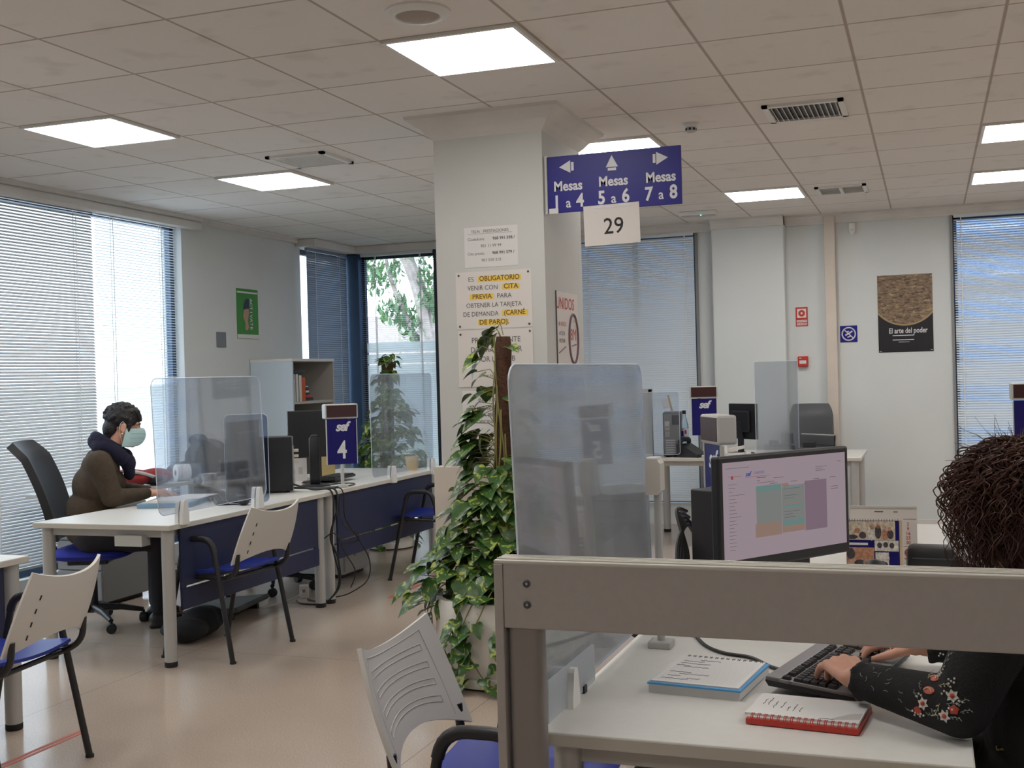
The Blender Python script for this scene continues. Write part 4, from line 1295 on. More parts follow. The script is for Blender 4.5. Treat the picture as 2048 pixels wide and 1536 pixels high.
def tower(label, loc, rz, w_=.175, d_=.40, h_=.36, back=True, m='black'):
    """rear panel faces local -Y"""
    t = thing('computer_tower', label, 'computer', loc, rz)
    MB().box(-w_ / 2, w_ / 2, -d_ / 2 + .006, d_ / 2, .012, h_, bev=.004).build('case', m, t)
    b = MB().box(-w_ / 2 + .006, w_ / 2 - .006, -d_ / 2, -d_ / 2 + .007, .018, h_ - .006)
    o = b.build('rear_panel', 'midgrey', t)
    s = MB()
    for k in range(6):
        s.box(-w_ / 2 + .02, w_ / 2 - .05, -d_ / 2 - .003, -d_ / 2, .035 + k * .02, .046 + k * .02)
    s.build('slot_cover', 'lightgrey', o)
    p = MB()
    p.box(-w_ / 2 + .015, -w_ / 2 + .055, -d_ / 2 - .004, -d_ / 2, .17, .30)
    p.build('port_block', 'beigeplastic', o)
    for z in (.20, .235, .27):
        MB().box(-w_ / 2 + .02, -w_ / 2 + .05, -d_ / 2 - .035, -d_ / 2 - .004, z - .01, z + .008, bev=.003).build('plug', 'beigeplastic', o)
    MB().box(.0, w_ / 2 - .015, -d_ / 2 - .002, -d_ / 2, h_ - .10, h_ - .02).build('power_supply', 'darkgrey', o)
    for sx in (-1, 1):
        for sy in (-1, 1):
            MB().box(sx * (w_ / 2 - .03) - .012, sx * (w_ / 2 - .03) + .012, sy * (d_ / 2 - .04) - .012, sy * (d_ / 2 - .04) + .012, 0, .012).build('foot', 'rubber', t)
    return t
monitor('black monitor of the masked person, seen edge on through the smoky acrylic', (-3.99, 6.17, DT), -1.45, w_=.40, h_=.31, zc=.325)
tower('black computer tower on the left desks, cables plugged into its back', (-4.096, 6.524, DT), math.radians(120), d_=.42)
t = thing('desk_phone', 'black desk phone on the masked person\'s desk, seen through acrylic', 'phone', (-4.34, 6.30, DT), .7)
b = MB(); b.prism([(-.10, 0), (.10, 0), (.10, .02), (-.07, .075), (-.10, .075)], .20, t0=-.10)
b.build('body', 'black', t)
MB().tube(spline([(-.075, -.085, .085), (-.06, -.05, .105), (-.06, .05, .105), (-.075, .085, .085)], 6), .018, 10).build('handset', 'black', t, True)
MB().box(-.02, .06, -.06, .06, .036, .042, Matrix.Rotation(math.radians(17), 4, 'Y')).build('keypad', 'darkgrey', t)
def simple_keyboard(label, loc, rz, w_=.44, d_=.15):
    t = thing('keyboard', label, 'keyboard', loc, rz)
    MB().box(-w_ / 2, w_ / 2, -d_ / 2, d_ / 2, 0, .018, bev=.004).build('base', 'black', t)
    k = MB()
    for r in range(5):
        for q in range(15):
            x = -w_ / 2 + .02 + q * (w_ - .03) / 15
            k.box(x, x + .022, -d_ / 2 + .012 + r * .026, -d_ / 2 + .033 + r * .026, .018, .025)
    k.build('keys', 'key', t)
    return t
simple_keyboard('black keyboard beside the masked person\'s hand, behind the acrylic edge', (-4.16, 6.20 - .42, DT), math.radians(-52)).location = (-4.02, 6.13 - .12, DT)
def mouse(label, loc, rz):
    t = thing('mouse', label, 'mouse', loc, rz)
    MB().ball((0, 0, .014), (.033, .056, .022), 20, 12).build('shell', 'black', t, True)
    MB().box(-.003, .003, .015, .035, .028, .037, bev=.001).build('wheel', 'midgrey', t)
    return t
mouse('black computer mouse on the masked person\'s desk, by the screen clip', (-3.80, 5.86, DT + .006), .4)
t = thing('folder_tray', 'flat blue grey folder under the masked person\'s hand', 'folder', (-4.28, 5.83, DT), math.radians(18))
MB().box(-.14, .17, -.20, .20, 0, .028, bev=.004).build('folder', 'folderblue', t)
MB().box(-.13, .16, -.19, .19, .0285, .030).build('label_sheet', 'lightgrey', t)
for k, (dx, dy, a) in enumerate(((-.02, .03, .35), (.03, .12, .22))):
    tag(MB().box(-.105, .105, -.148, .148, 0, .0015, Matrix.Translation((-4.27 + dx, 5.86 + dy, DT + .0302 + k * .0018)) @ Matrix.Rotation(a, 4, 'Z')).build('paper_sheet', 'paper'),
        ('white sheet lying flat on the blue grey folder', 'upper white sheet on the blue grey folder, nearest the hand')[k], 'paper')
t = thing('paper_cup', 'white ribbed cup behind the acrylic on the masked person\'s desk', 'cup', (-4.44, 6.45, DT))
b = MB().lathe([(.034, 0), (.036, .004), (.046, .125), (.049, .13), (.045, .13), (.034, .008), (0, .008)], 28)
b.build('cup_wall', 'white', t, True)
for z in (.03, .06, .09):
    MB().tube([((.0385 + z * .075) * math.cos(q), (.0385 + z * .075) * math.sin(q), z) for q in [2 * PI * k / 28 for k in range(28)]], .0012, 5, closed=True).build('rib', 'lightgrey', t)
# coat, bags, roll, beyond the person
def lump(name, label, cat, balls, m, vox=.012, sm=6):
    b = MB()
    for c_, r_ in balls:
        b.ball(c_, r_, 16, 10)
    o = fuse(b, name, m, None, vox, sm)
    return tag(o, label, cat)
lump('rucksack', 'red and black rucksack lying on the side table by the window', 'bag',
     [((-5.33, 6.78, .80), (.16, .15, .065)), ((-5.22, 6.93, .80), (.13, .12, .06)), ((-5.40, 6.70, .78), (.12, .12, .045))], 'ruckred')
ruck = bpy.data.objects['rucksack']
b = MB(); b.ball((-5.20, 6.86, .79), (.10, .05, .035), 14, 8).ball((-5.36, 6.66, .835), (.10, .07, .03), 14, 8)
b.build('black_pocket', 'black', ruck, True)
MB().tube(spline([(-5.30, 6.62, .82), (-5.22, 6.70, .85), (-5.15, 6.85, .80), (-5.12, 6.98, .77)], 6), .013, 8).build('strap', 'lightgrey', ruck, True)
MB().ball((-5.42, 6.66, .85), (.035, .03, .025), 12, 8).build('grey_patch', 'lightgrey', ruck, True)
t = thing('paper_roll', 'white paper roll standing on edge beside the red rucksack', 'roll', (-5.20, 7.22, .74 + .062), math.radians(-35))
mx = Matrix.Rotation(PI / 2, 4, 'X')
MB().lathe([(.022, -.05), (.062, -.05), (.062, .05), (.022, .05), (.022, -.05)], 28, mx, cap=False).build('paper', 'white', t, True)
MB().lathe([(.018, -.051), (.022, -.051), (.022, .051), (.018, .051), (.018, -.051)], 20, mx, cap=False).build('core', 'tan', t, True)
lump('dark_coat', 'dark coat heaped on the side table, seen through the wide acrylic screen', 'coat',
     [((-5.25, 7.62, .89), (.16, .20, .14)), ((-5.20, 7.45, .95), (.07, .07, .13)), ((-5.27, 7.85, .85), (.14, .17, .10)), ((-5.18, 7.40, 1.03), (.085, .05, .05)), ((-5.32, 7.40, .80), (.13, .13, .07))], 'blackmatte')
lump('black_bag', 'black shoulder bag on the desk beyond the paper cup', 'bag',
     [((-4.40, 6.92, .80), (.16, .12, .08)), ((-4.33, 7.02, .83), (.12, .08, .07)), ((-4.38, 6.84, .77), (.14, .10, .045))], 'blackmatte')
t = thing('tissue_box', 'pale slim box standing behind the smoky acrylic screen', 'box', (-4.36, 6.62, DT), .6)
MB().box(-.05, .05, -.025, .025, 0, .215, bev=.003).build('carton', 'shelfdaylight', t)
MB().box(-.03, .03, -.0262, -.0245, .175, .188).build('opening', 'midgrey', t)
# files standing beyond the tower
for k, (x, y, w_, h_, m, lab) in enumerate(((-4.37, 6.98 + .3, .07, .325, 'paper', 'white file box standing at the left behind the computer tower'), (-4.27, 7.36, .11, .315, 'paper', 'wide white file box standing behind the computer tower'),
                                       (-4.14, 7.46, .09, .320, 'paperw', 'white file box standing nearest the rear monitor'))):
    t = thing('file_box', lab, 'file box', (x - .18, y - .05, DT), .55)
    MB().box(-w_ / 2, w_ / 2, -.10, .12, 0, h_, bev=.002).build('carton', m, t)
    MB().box(-.015, .015, -.1012, -.0995, .05, .10).build('spine_label', 'lightgrey', t)
t = thing('file_box', 'small yellow box between the white file boxes and the rear monitor', 'box', (-4.20, 7.60, DT), .55)
MB().box(-.05, .05, -.08, .08, 0, .255, bev=.002).build('carton', mat('straw_card', (.62, .48, .22), .7), t)
MB().box(-.0515, .0515, -.0815, .0815, .20, .256).build('lid', mat('straw_card_lid', (.66, .53, .27), .7), t)
simple_keyboard('black keyboard on the desk behind the blue sign with number 4', (-3.98, 7.32, DT + .02), math.radians(95), w_=.36)
t = thing('box_file', 'white papers and box under the rear monitor, left of sign 4', 'papers', (-4.28, 7.02 + .06, DT), .4)
MB().box(-.09, .09, -.05, .05, 0, .10, bev=.002).build('carton', 'paperw', t)
MB().box(-.08, .08, -.045, .045, .1005, .104).build('paper_stack', 'paper', t)
t = thing('plastic_cup', 'yellow translucent cup at the far end of the desk', 'cup', (-3.80, 8.22, DT))
MB().lathe([(.040, 0), (.042, .004), (.052, .10), (.0545, .108), (.051, .108), (.041, .008), (0, .008)], 28).build('cup_wall', 'cupyellow', t, True)
MB().lathe([(.0525, .079), (.0555, .104), (.057, .110), (.0525, .110), (.0515, .079)], 28, cap=False).build('rim', mat('pale_rim', (.72, .55, .30), .4), t, True)
t = thing('footrest', 'dark grey footrest on the floor under the left desks', 'footrest', (-4.22, 6.25, 0), math.radians(8))
b = MB(); b.prism([(-.20, .02), (.20, .055), (.21, .075), (.19, .085), (-.19, .045), (-.21, .035)], .46, t0=-.23)
b.build('plate', 'footrest', t)
for s in (-1, 1):
    MB().box(-.17, .15, s * .18 - .015, s * .18 + .015, 0, .04).build('foot', 'black', t)
lump('shopping_bag', 'black bag slumped on the floor under the masked person\'s desk', 'bag',
     [((-4.02, 5.62, .06), (.16, .20, .06)), ((-3.96, 5.50, .07), (.12, .12, .065)), ((-4.02, 5.76, .08), (.12, .12, .075)), ((-3.98, 5.66, .11), (.10, .10, .06))], 'blackmatte')

# cables hanging from the left desks
def cable(name, label, pts, r=.0045, m='cable', group=None, n=8):
    return tag(MB().tube(spline(pts, n), r, 6).build(name, m, None, True), label, 'cable', group)
G = 'black cables hanging between the two left desks'
cable('cable', 'black cable looping from the tower down to the floor beside the desk legs', [(-3.87, 6.50, .80), (-3.74, 6.56, .755), (-3.63, 6.60, .745), (-3.615, 6.60, .60), (-3.64, 6.62, .40), (-3.62, 6.66, .15), (-3.70, 6.62, .02), (-3.86, 6.60, .008), (-3.95, 6.68, .01)], .006)
cable('cable', 'thick black cable hanging in front of the twin desk legs', [(-3.90, 6.60, .76), (-3.74, 6.62, .755), (-3.625, 6.65, .745), (-3.60, 6.62, .62), (-3.63, 6.58, .45), (-3.60, 6.62, .30), (-3.62, 6.66, .12), (-3.74, 6.68, .010), (-3.90, 6.74, .008)], .007)
cable('cable', 'black cable with a wide loop right of the twin desk legs', [(-3.83, 6.66, .750), (-3.70, 6.70, .745), (-3.612, 6.72, .735), (-3.60, 6.73, .55), (-3.57, 6.85, .40), (-3.53, 6.92, .25), (-3.54, 6.90, .12), (-3.62, 6.80, .05), (-3.70, 6.74, .03)], .0045)
cable('cable', 'thin black cable knotted around the right one of the twin legs', [(-3.62, 6.70, .70), (-3.66, 6.76, .60), (-3.60, 6.72, .50), (-3.56, 6.82, .44), (-3.60, 6.86, .38), (-3.72, 6.72, .38), (-3.70, 6.60, .42), (-3.61, 6.60, .47), (-3.60, 6.70, .34), (-3.57, 6.79, .2), (-3.60, 6.78, .09)], .004)
cable('cable', 'black cable trailing over the desk top beside the foot of sign 4', [(-3.86, 6.78, .744), (-3.76, 6.86, .741), (-3.69, 6.98, .741), (-3.72, 7.10, .741), (-3.80, 7.12, .741), (-3.86, 7.02, .741), (-3.80, 6.90, .746)], .004)
cable('cable', 'thin grey cable running along the floor to the white plug box', [(-4.05, 6.40, .008), (-4.02, 6.60, .008), (-3.97, 6.75, .03), (-3.975, 6.79, .05)], .003, 'whitecable')
t = thing('plug_box', 'small white plug adapter on the floor by the twin desk legs', 'adapter', (-3.98, 6.83, 0), .5)
MB().box(-.03, .03, -.03, .03, 0, .085, bev=.005).build('body', 'paperw', t)
MB().box(-.01, .01, -.032, -.029, .04, .06).build('socket', 'midgrey', t)
t = thing('desk_papers', 'papers on the desk corner at the far left edge', 'papers', (-3.86, 3.72, DT), .2)
MB().box(-.11, .11, -.15, .15, 0, .004).build('paper_stack', 'paper', t)
MB().box(-.09, .11, -.14, .14, .0042, .0055, Matrix.Rotation(.2, 4, 'Z')).build('loose_sheet', 'paper', t)
acrylic('acrylic screen clip and sheet on the far left desk edge', (-3.655, 2.9), (-3.655, 3.66), DT + .03, 1.1, clips=(.97,))

# ================================================================ nearest desk: monitor, keyboard, notebooks
def screen_mat():
    return emit_mat('lit_screen', (0.50, 0.40, 0.445), 0.35)
sd = Vector((0.306, 0.45, 0)).normalized()
rzm = math.atan2(sd.y, sd.x)
mt, sc_ = monitor('large black monitor with a lit pinkish calendar page, nearest desk', (-.405, 3.40, DT), rzm, w_=.555, h_=.318, zc=.318, screen=screen_mat(), foot=.14, th=.03)
def scr(name, m, rects=(), texts=()):
    """rects in screen fractions (x right, y down) on the lit page"""
    x0, x1 = -.555 / 2 + .017, .555 / 2 - .017
    scr_acc = MB()
    z1, z0 = .318 + .159 - .017, .318 - .159 + .030
    for (a, q, e, f) in rects:
        if name.endswith('block'): b = MB()
        else: b = scr_acc
        b.box(x0 + (x1 - x0) * a, x0 + (x1 - x0) * e, -.0172, -.0166, z1 - (z1 - z0) * f, z1 - (z1 - z0) * q)
        if name.endswith('block'): b.build(name, m, sc_)
    b = scr_acc
    for (s_, a, q, sz, kw) in texts:
        put_text(b, s_, x0 + (x1 - x0) * a, z1 - (z1 - z0) * q, sz, y=-.0174, **kw)
    if b.v: b.build(name, m, sc_)
scr('page_ink', emit_mat('screen_dark_ink', (.13, .09, .12), .30),
    [(.04 + .0, .225 + .037 * i, .04 + l, .228 + .037 * i) for i, l in enumerate((.06, .05, .03, .12, .05, .06, .04, .05, .06, .09, .05, .06, .04, .05, .05, .04, .05, .05, .04))] +
    [(.26, .18, .33, .186), (.26, .21, .28, .214), (.26, .235, .40, .238), (.39, .20, .47, .204), (.74, .13, .84, .133), (.74, .15, .80, .153), (.74, .17, .82, .174), (.93, .09, .96, .094), (.36, .255, .42, .259), (.53, .255, .58, .259), (.72, .255, .77, .259), (.86, .255, .91, .259), (.02, .06, .20, .063), (.87, .36, .93, .364), (.87, .385, .93, .389), (.47, .30, .66, .303), (.47, .33, .60, .333), (.47, .40, .58, .404), (.47, .43, .55, .433), (.47, .57, .60, .573), (.47, .60, .54, .604), (.47, .63, .56, .634)])
scr('page_red_mark', emit_mat('screen_red', (.55, .10, .08), .30), [(.06, .14, .075, .175), (.04, .145, .14, .148), (.17, .165, .36, .168)])
scr('page_logo', emit_mat('screen_blue', (.12, .16, .50), .30), [], [('sef', .19, .135, .018, dict(bold=.04, shear=.25)), ('CARM.ES', .275, .13, .011, dict())])
scr('page_teal_block', emit_mat('screen_teal', (.26, .42, .40), .30), [(.25, .27, .45, .33), (.455, .31, .64, .325), (.455, .50, .64, .53), (.455, .66, .64, .72)])
scr('page_grey_block', emit_mat('screen_grey', (.36, .38, .36), .30), [(.25, .33, .45, .66), (.455, .325, .64, .50), (.455, .53, .64, .66)])
scr('page_peach_block', emit_mat('screen_peach', (.50, .34, .28), .30), [(.24, .66, .45, .80), (.455, .27, .51, .305), (.455, .72, .64, .79), (.455, .48, .64, .50)])
scr('page_mauve_block', emit_mat('screen_mauve', (.37, .26, .33), .30), [(.645, .27, .83, .80)])
tower('black computer tower left of the large monitor', (-.55, 3.77, DT), math.radians(150), w_=.18, d_=.38, h_=.34)
# full keyboard under the hand
ku = Vector((.225, .974, 0)); kv = Vector((.974, -.225, 0))
kc = Vector((-.357, 2.585, 0)) + ku * .225 + kv * .10
t = thing('keyboard', 'grey framed black keyboard under the typing hand', 'keyboard', (kc.x, kc.y, DT), math.atan2(ku.y, ku.x))
b = MB()
prof = [(-.100, .006), (.092, .018), (.10, .030), (.096, .034), (-.088, .020), (-.100, .012)]
vs = []; fs = []
for x in (-.225, .225):
    for y_, z_ in prof: vs.append((x, y_, z_))
for i in range(6):
    j = (i + 1) % 6; fs.append((i, j, j + 6, i + 6))
fs += [tuple(range(6))[::-1], tuple(range(6, 12))]
b.add(vs, fs); b.build('base', 'black', t)
slope = math.atan2(.014, .184)
KM = Matrix.Translation((0, 0, .0265)) @ Matrix.Rotation(slope, 4, 'X')
b = MB()
b.box(-.225, .225, -.101, -.078, -.003, .0035, KM, bev=.002).box(-.225, .225, .066, .098, -.003, .006, KM, bev=.002).box(-.225, .225, .040, .046, -.003, .003, KM)
b.box(-.225, -.219, -.10, .098, -.003, .0035, KM).box(.219, .225, -.10, .098, -.003, .0035, KM).box(.060, .068, -.085, .07, -.003, .003, KM).box(.130, .136, -.085, .07, -.003, .003, KM)
b.box(-.219, .219, -.08, .07, -.004, .001, KM)
b.build('top_frame', 'kbframe', t)
k = MB()
def keyrow(y_, x0, widths, h_=.0165):
    x = x0
    for w_ in widths:
        q = w_ * .019
        x_, X_ = x + .0008, x + q - .0008
        k.add([KM @ Vector(v) for v in ((x_, y_ - h_ / 2, .001), (X_, y_ - h_ / 2, .001), (X_, y_ + h_ / 2, .001), (x_, y_ + h_ / 2, .001),
               (x_ + .002, y_ - h_ / 2 + .002, .009), (X_ - .002, y_ - h_ / 2 + .002, .009), (X_ - .002, y_ + h_ / 2 - .001, .009), (x_ + .002, y_ + h_ / 2 - .001, .009))],
              [(4, 5, 6, 7), (0, 1, 5, 4), (1, 2, 6, 5), (2, 3, 7, 6), (3, 0, 4, 7)])
        x += q
for g in range(4):
    keyrow(.056, (-.217, -.180, -.095, -.010)[g], (1,) if g == 0 else (1, 1, 1, 1))
for y_, ws in ((.030, (1,) * 13 + (1.6,)), (.012, (1.4,) + (1,) * 12 + (1.2,)), (-.006, (1.6,) + (1,) * 11 + (2,)), (-.024, (1.2,) + (1,) * 11 + (2.4,)), (-.045, (1.3, 1, 1.2, 5.6, 1.2, 1.1, 1, 2.2))):
    keyrow(y_, -.217, ws, .0175)
for y_ in (.056, .030, .012):
    keyrow(y_, .070, (1, 1, 1))
keyrow(-.024, .089, (1,)); keyrow(-.045, .070, (1, 1, 1))
for y_ in (.030, .012, -.006, -.024, -.045):
    keyrow(y_, .138, (1, 1, 1, 1))
k.build('keys', 'key', t)
# spiral notebooks
def notebook(label, loc, rz, w_, d_, h_, cover, wire, side=1, ncoil=14, page_rot=0.0, lines=True):
    """coil along local +Y edge (side=1) or -Y edge"""
    t = thing('spiral_notebook', label, 'notebook', loc, rz)
    MB().box(-w_ / 2 - .004, w_ / 2 + .004, -d_ / 2, d_ / 2, 0, .002).build('back_cover', cover, t)
    MB().box(-w_ / 2, w_ / 2, -d_ / 2 + .002, d_ / 2 - .002, .0021, h_).build('page_block', 'paper', t)
    return t
t = notebook('blue edged spiral notebook with ruled page on the nearest desk', (-.488, 2.645, DT), math.radians(-7), .200, .245, .020, 'cyanblue', 'chrome')
MB().box(-.106, .106, -.129, .122, .0195, .0235).build('inner_cover', 'cyanblue', t)
MB().box(-.102, .098, -.120, .121, .0227, .0265, Matrix.Rotation(.012, 4, 'Z')).build('open_page', 'paper', t)
MB().box(-.104, .104, -.126, .119, .0, .0215).build('page_edges', 'paper', t)
b = MB()
for i in range(24):
    y_ = -.105 + i * .0088
    b.box(-.092, .088, y_, y_ + .0005, .0266, .0268)
b.build('ruled_lines', mat('pale_rule', (.55, .58, .64), .8), t)
b = MB()
rnd = random.Random(11)
for (x_, y_, l) in ((-.085, .07, .05), (-.085, .05, .07), (-.09, .03, .03), (-.07, .02, .06), (-.085, -.03, .05), (-.06, -.045, .07), (-.08, -.065, .03), (-.05, .085, .05), (-.085, -.09, .06), (-.03, -.08, .03)):
    pts = [(x_ + l * q / 14, y_ + rnd.uniform(-.0028, .0028), .0269) for q in range(15)]
    b.tube(pts, .0006, 4)
b.build('handwriting', 'ink', t)
c = MB()
for i in range(14):
    x_ = -.088 + i * .0136
    for d in (-.002, .002):
        c.tube([(x_ + d, .118 + .009 * math.cos(q), .018 + .011 * math.sin(q)) for q in [2 * PI * j / 10 for j in range(10)]], .0009, 4, closed=True)
c.build('spiral_wire', 'darkgrey', t, True)
t = notebook('red spiral notebook lying closed to the edge of the nearest desk', (-.246, 2.425, DT), math.radians(-6), .215, .165, .015, 'redcover', 'redcover')
MB().box(-.11, .11, -.088, .082, .002, .0125).build('red_cover', 'redcover', t)
MB().box(-.116, .108, -.070, .083, .0152, .0195).build('open_page', 'paper', t)
b = MB()
for (x_, y_, l, v) in ((-.07, -.02, .05, 1), (-.055, -.015, .045, 1), (-.04, -.03, .03, 1), (-.028, -.03, .05, 1), (-.085, .0, .05, 1), (-.095, .0, .04, 1), (-.015, -.03, .03, 1), (.03, -.06, .03, 0)):
    pts = [(x_ + rnd.uniform(-.0018, .0018), y_ + l * q / 12, .0198) if v else (x_ + l * q / 12, y_ + rnd.uniform(-.003, .003), .0198) for q in range(13)]
    b.tube(pts, .0006, 4)
b.build('handwriting', 'ink', t)
b = MB(); b.add([(.06, -.062, .0197), (.106, -.045, .0197), (.106, .0, .0197), (.085, -.01, .0197), (.05, -.058, .0197)], [(0, 1, 2, 3, 4)])
b.build('grey_page_patch', mat('grey_page_patch', (.45, .44, .42), .8), t)  # flat grey patch on the page corner
c = MB()
for i in range(16):
    x_ = -.098 + i * .0132
    for d in (-.0018, .0018):
        c.tube([(x_ + d, -.077 + .011 * math.cos(q), .009 + .013 * math.sin(q)) for q in [2 * PI * j / 10 for j in range(10)]], .0009, 4, closed=True)
c.build('spiral_wire', 'redcover', t, True)
cable('cable', 'black cable curling on the nearest desk between notebook and keyboard', [(-.62, 3.12, DT + .005), (-.56, 2.98, DT + .005), (-.50, 2.91, DT + .005), (-.43, 2.88, DT + .005), (-.37, 2.80, DT + .005), (-.335, 2.775, DT + .006), (-.30, 2.785, DT + .008)], .0045)
b = MB()
for i in range(5):
    b.tube(spline([(-.74 - .01 * i, 3.82 + .01 * i, .90 + .02 * i), (-.755 - .008 * i, 3.74, .95 + .01 * i), (-.765 + .008 * i, 3.64, .90 - .01 * i), (-.75, 3.55 + .01 * i, .81), (-.745, 3.48, .75)], 6), .007, 6)
b.build('cable_bundle', 'cable', None, True)
tag(bpy.data.objects['cable_bundle'], 'tangle of black cables beside the tower left of the large monitor', 'cable')
t = thing('power_adapter', 'cream power adapter among the cables left of the large monitor', 'adapter', (-.66, 4.12, DT), .3)
MB().box(-.025, .035, -.03, .03, .08, .165, bev=.005).build('body', 'tan', t)
MB().box(-.03, .04, -.035, .035, 0, .08, bev=.003).build('carton', 'tan', t)
# things on the desk behind the monitor
rzc = .03
t = thing('desk_calendar', 'white standing calendar with red dates, behind the photo calendar', 'calendar', (-.170, 4.40, DT), rzc)
b = MB(); b.prism([(-.115, 0), (.115, 0), (.115, .205), (-.115, .205)], .0025)
b.build('page', 'paperw', t)
b = MB().add([(-.115, .004, .205), (.115, .004, .205), (.115, .075, 0), (-.115, .075, 0)], [(0, 1, 2, 3)])
b.build('support_leaf', 'white', t)
for i, n_ in enumerate(('2', '9', '16', '23', '30')):
    put_text(MB(), n_, .084, .142 - .0165 * i, .017, bold=.01).build('red_date', 'redink', t)
b = MB()
b.tube([(.082 + .010 * math.cos(q), -.001, .040 + .012 * math.sin(q)) for q in [2 * PI * k / 20 for k in range(20)]], .0022, 5, closed=True)
b.box(.073, .091, -.0012, -.0004, .036, .044).box(.070, .100, -.0012, -.0004, .016, .020)
b.tube([(.100 + .010 * math.cos(q), -.001, .040 + .012 * math.sin(q)) for q in (-1.2, -.6, 0, .6, 1.2)], .0016, 5)
b.build('red_emblem', 'redink', t)
MB().box(.068, .113, -.001, -.0004, .160, .1612).box(.068, .113, -.001, -.0004, .062, .0632).box(-.03, .0, -.001, -.0004, .185, .189).box(.035, .05, -.001, -.0004, .185, .188).build('rule', 'ink', t)
MB().box(-.115, .115, -.003, .006, .199, .207).build('binding', 'lightgrey', t)
t = thing('photo_calendar', 'small calendar of photographs with a navy border, beside the monitor', 'calendar', (-.185, 4.16, DT), rzc)
b = MB(); b.prism([(-.10, .015), (.075, .015), (.075, .185), (-.10, .185)], .003)
b.build('page', 'signnavy', t)
ph = {'photo_wall': (.55, .47, .36), 'photo_dark': (.06, .05, .06), 'photo_skin': (.50, .30, .22), 'photo_light': (.62, .58, .52), 'photo_orange': (.45, .22, .13)}
for k_, c_ in ph.items():
    M[k_] = mat(k_, c_, .5, vary=.35, vscale=90)
MB().box(-.10, .062, -.001, -.0004, .118, .184).build('printed_photo', 'photo_wall', t)
MB().box(-.10, -.008, -.001, -.0004, .020, .092).build('printed_photo', 'photo_orange', t)
MB().box(-.006, .072, -.001, -.0004, .080, .117).build('printed_photo', 'photo_light', t)
MB().box(-.004, .040, -.001, -.0004, .020, .076).build('printed_photo', 'photo_light', t)
for x_, z_, sx, sz, m in ((-.015, .142, .013, .026, 'photo_light'), (-.013, .165, .009, .011, 'photo_skin'), (.006, .146, .011, .024, 'photo_dark'), (.007, .166, .007, .009, 'photo_skin'), (.028, .136, .013, .018, 'photo_orange'), (.026, .160, .007, .009, 'photo_skin'), (.046, .138, .011, .016, 'photo_dark'), (.044, .157, .006, .008, 'photo_skin'),
                          (-.062, .150, .010, .010, 'photo_orange'), (-.045, .134, .012, .012, 'photo_dark'), (-.08, .128, .02, .008, 'photo_dark'), (-.085, .07, .014, .02, 'photo_dark'), (-.055, .038, .02, .012, 'photo_dark'), (-.028, .040, .018, .012, 'photo_skin'), (-.08, .042, .016, .012, 'photo_skin'), (.01, .10, .008, .01, 'photo_dark'), (.03, .102, .008, .01, 'photo_dark'), (.05, .10, .008, .01, 'photo_dark'), (.02, .035, .016, .012, 'photo_dark'), (.03, .056, .012, .014, 'photo_light')):
    MB().prism([(x_ + sx * math.cos(q), z_ + sz * math.sin(q)) for q in [2 * PI * k / 12 for k in range(12)]], .0004, t0=-.0014).build('printed_figure', m, t)
MB().box(-.095, -.028, -.0012, -.0005, .100, .108).build('printed_line', 'paper', t)
b = MB().add([(-.10, .003, .185), (.085, .003, .185), (.085, .06, .0), (-.10, .06, .0)], [(0, 1, 2, 3)]).box(-.10, .085, -.02, .06, 0, .002).add([(.0755, 0, .0), (.085, .02, .0), (.085, .003, .185), (.0755, 0, .187)], [(0, 1, 2, 3)])
b.build('stand_card', 'tan', t)
b = MB()
for i in range(20):
    b.tube([(-.096 + i * .0088, .001 + .004 * math.cos(q), .186 + .005 * math.sin(q)) for q in (0, 1, 2, 3, 4, 5)], .0008, 4, closed=True)
b.build('wire_binding', 'darkgrey', t)
t = thing('paper_stand', 'beige cardboard tray and papers at the foot of the calendars', 'papers', (-.16, 3.98, DT), .1)
MB().box(-.13, .12, -.03, .03, 0, .02, bev=.002).build('tray', 'lightgrey', t)
MB().box(-.10, -.05, -.02, .02, .02, .05, bev=.002).build('card_pile', 'tan', t)
t = thing('webcam', 'rounded black device standing in front of the photo calendar', 'device', (-.178, 3.88, DT))
MB().ball((0, 0, .055), (.042, .038, .042), 20, 14).lathe([(.035, 0), (.035, .03), (.028, .045)], 20).build('body', 'black', t, True)
MB().lathe([(.036, .0), (.037, .004), (.036, .008)], 20, cap=False).build('base_ring', 'darkgrey', t, True)
t = thing('stapler_box', 'flat grey box lying beside the rounded black device', 'box', (-.065, 3.80, DT), .02)
MB().box(-.08, .08, -.04, .05, 0, .05, bev=.006).build('box', 'midgrey', t)
MB().box(-.06, .06, -.0415, -.0395, .02, .03).build('label_strip', 'lightgrey', t)
t = thing('loose_papers', 'curled printed papers lying right under the large monitor', 'papers', (-.30, 3.70, DT), .9)
def curl(u, v):
    return ((u - .5) * .22, (v - .5) * .16, .035 + .05 * math.sin(u * PI) * .6 + .01 * v)
MB().grid(curl, 12, 4, .002).build('sheet', 'paper', t, True)
MB().box(-.10, .10, -.08, .08, 0, .034).build('paper_stack', 'paperw', t)
t = thing('black_case', 'black rounded case behind the calendars, partly behind the curly hair', 'case', (.03, 4.28, DT), -.05)
MB().box(-.12, .16, -.05, .06, 0, .085, bev=.02).build('case', 'black', t, True)
MB().box(-.10, .14, -.052, -.049, .045, .049).build('zip', 'darkgrey', t)

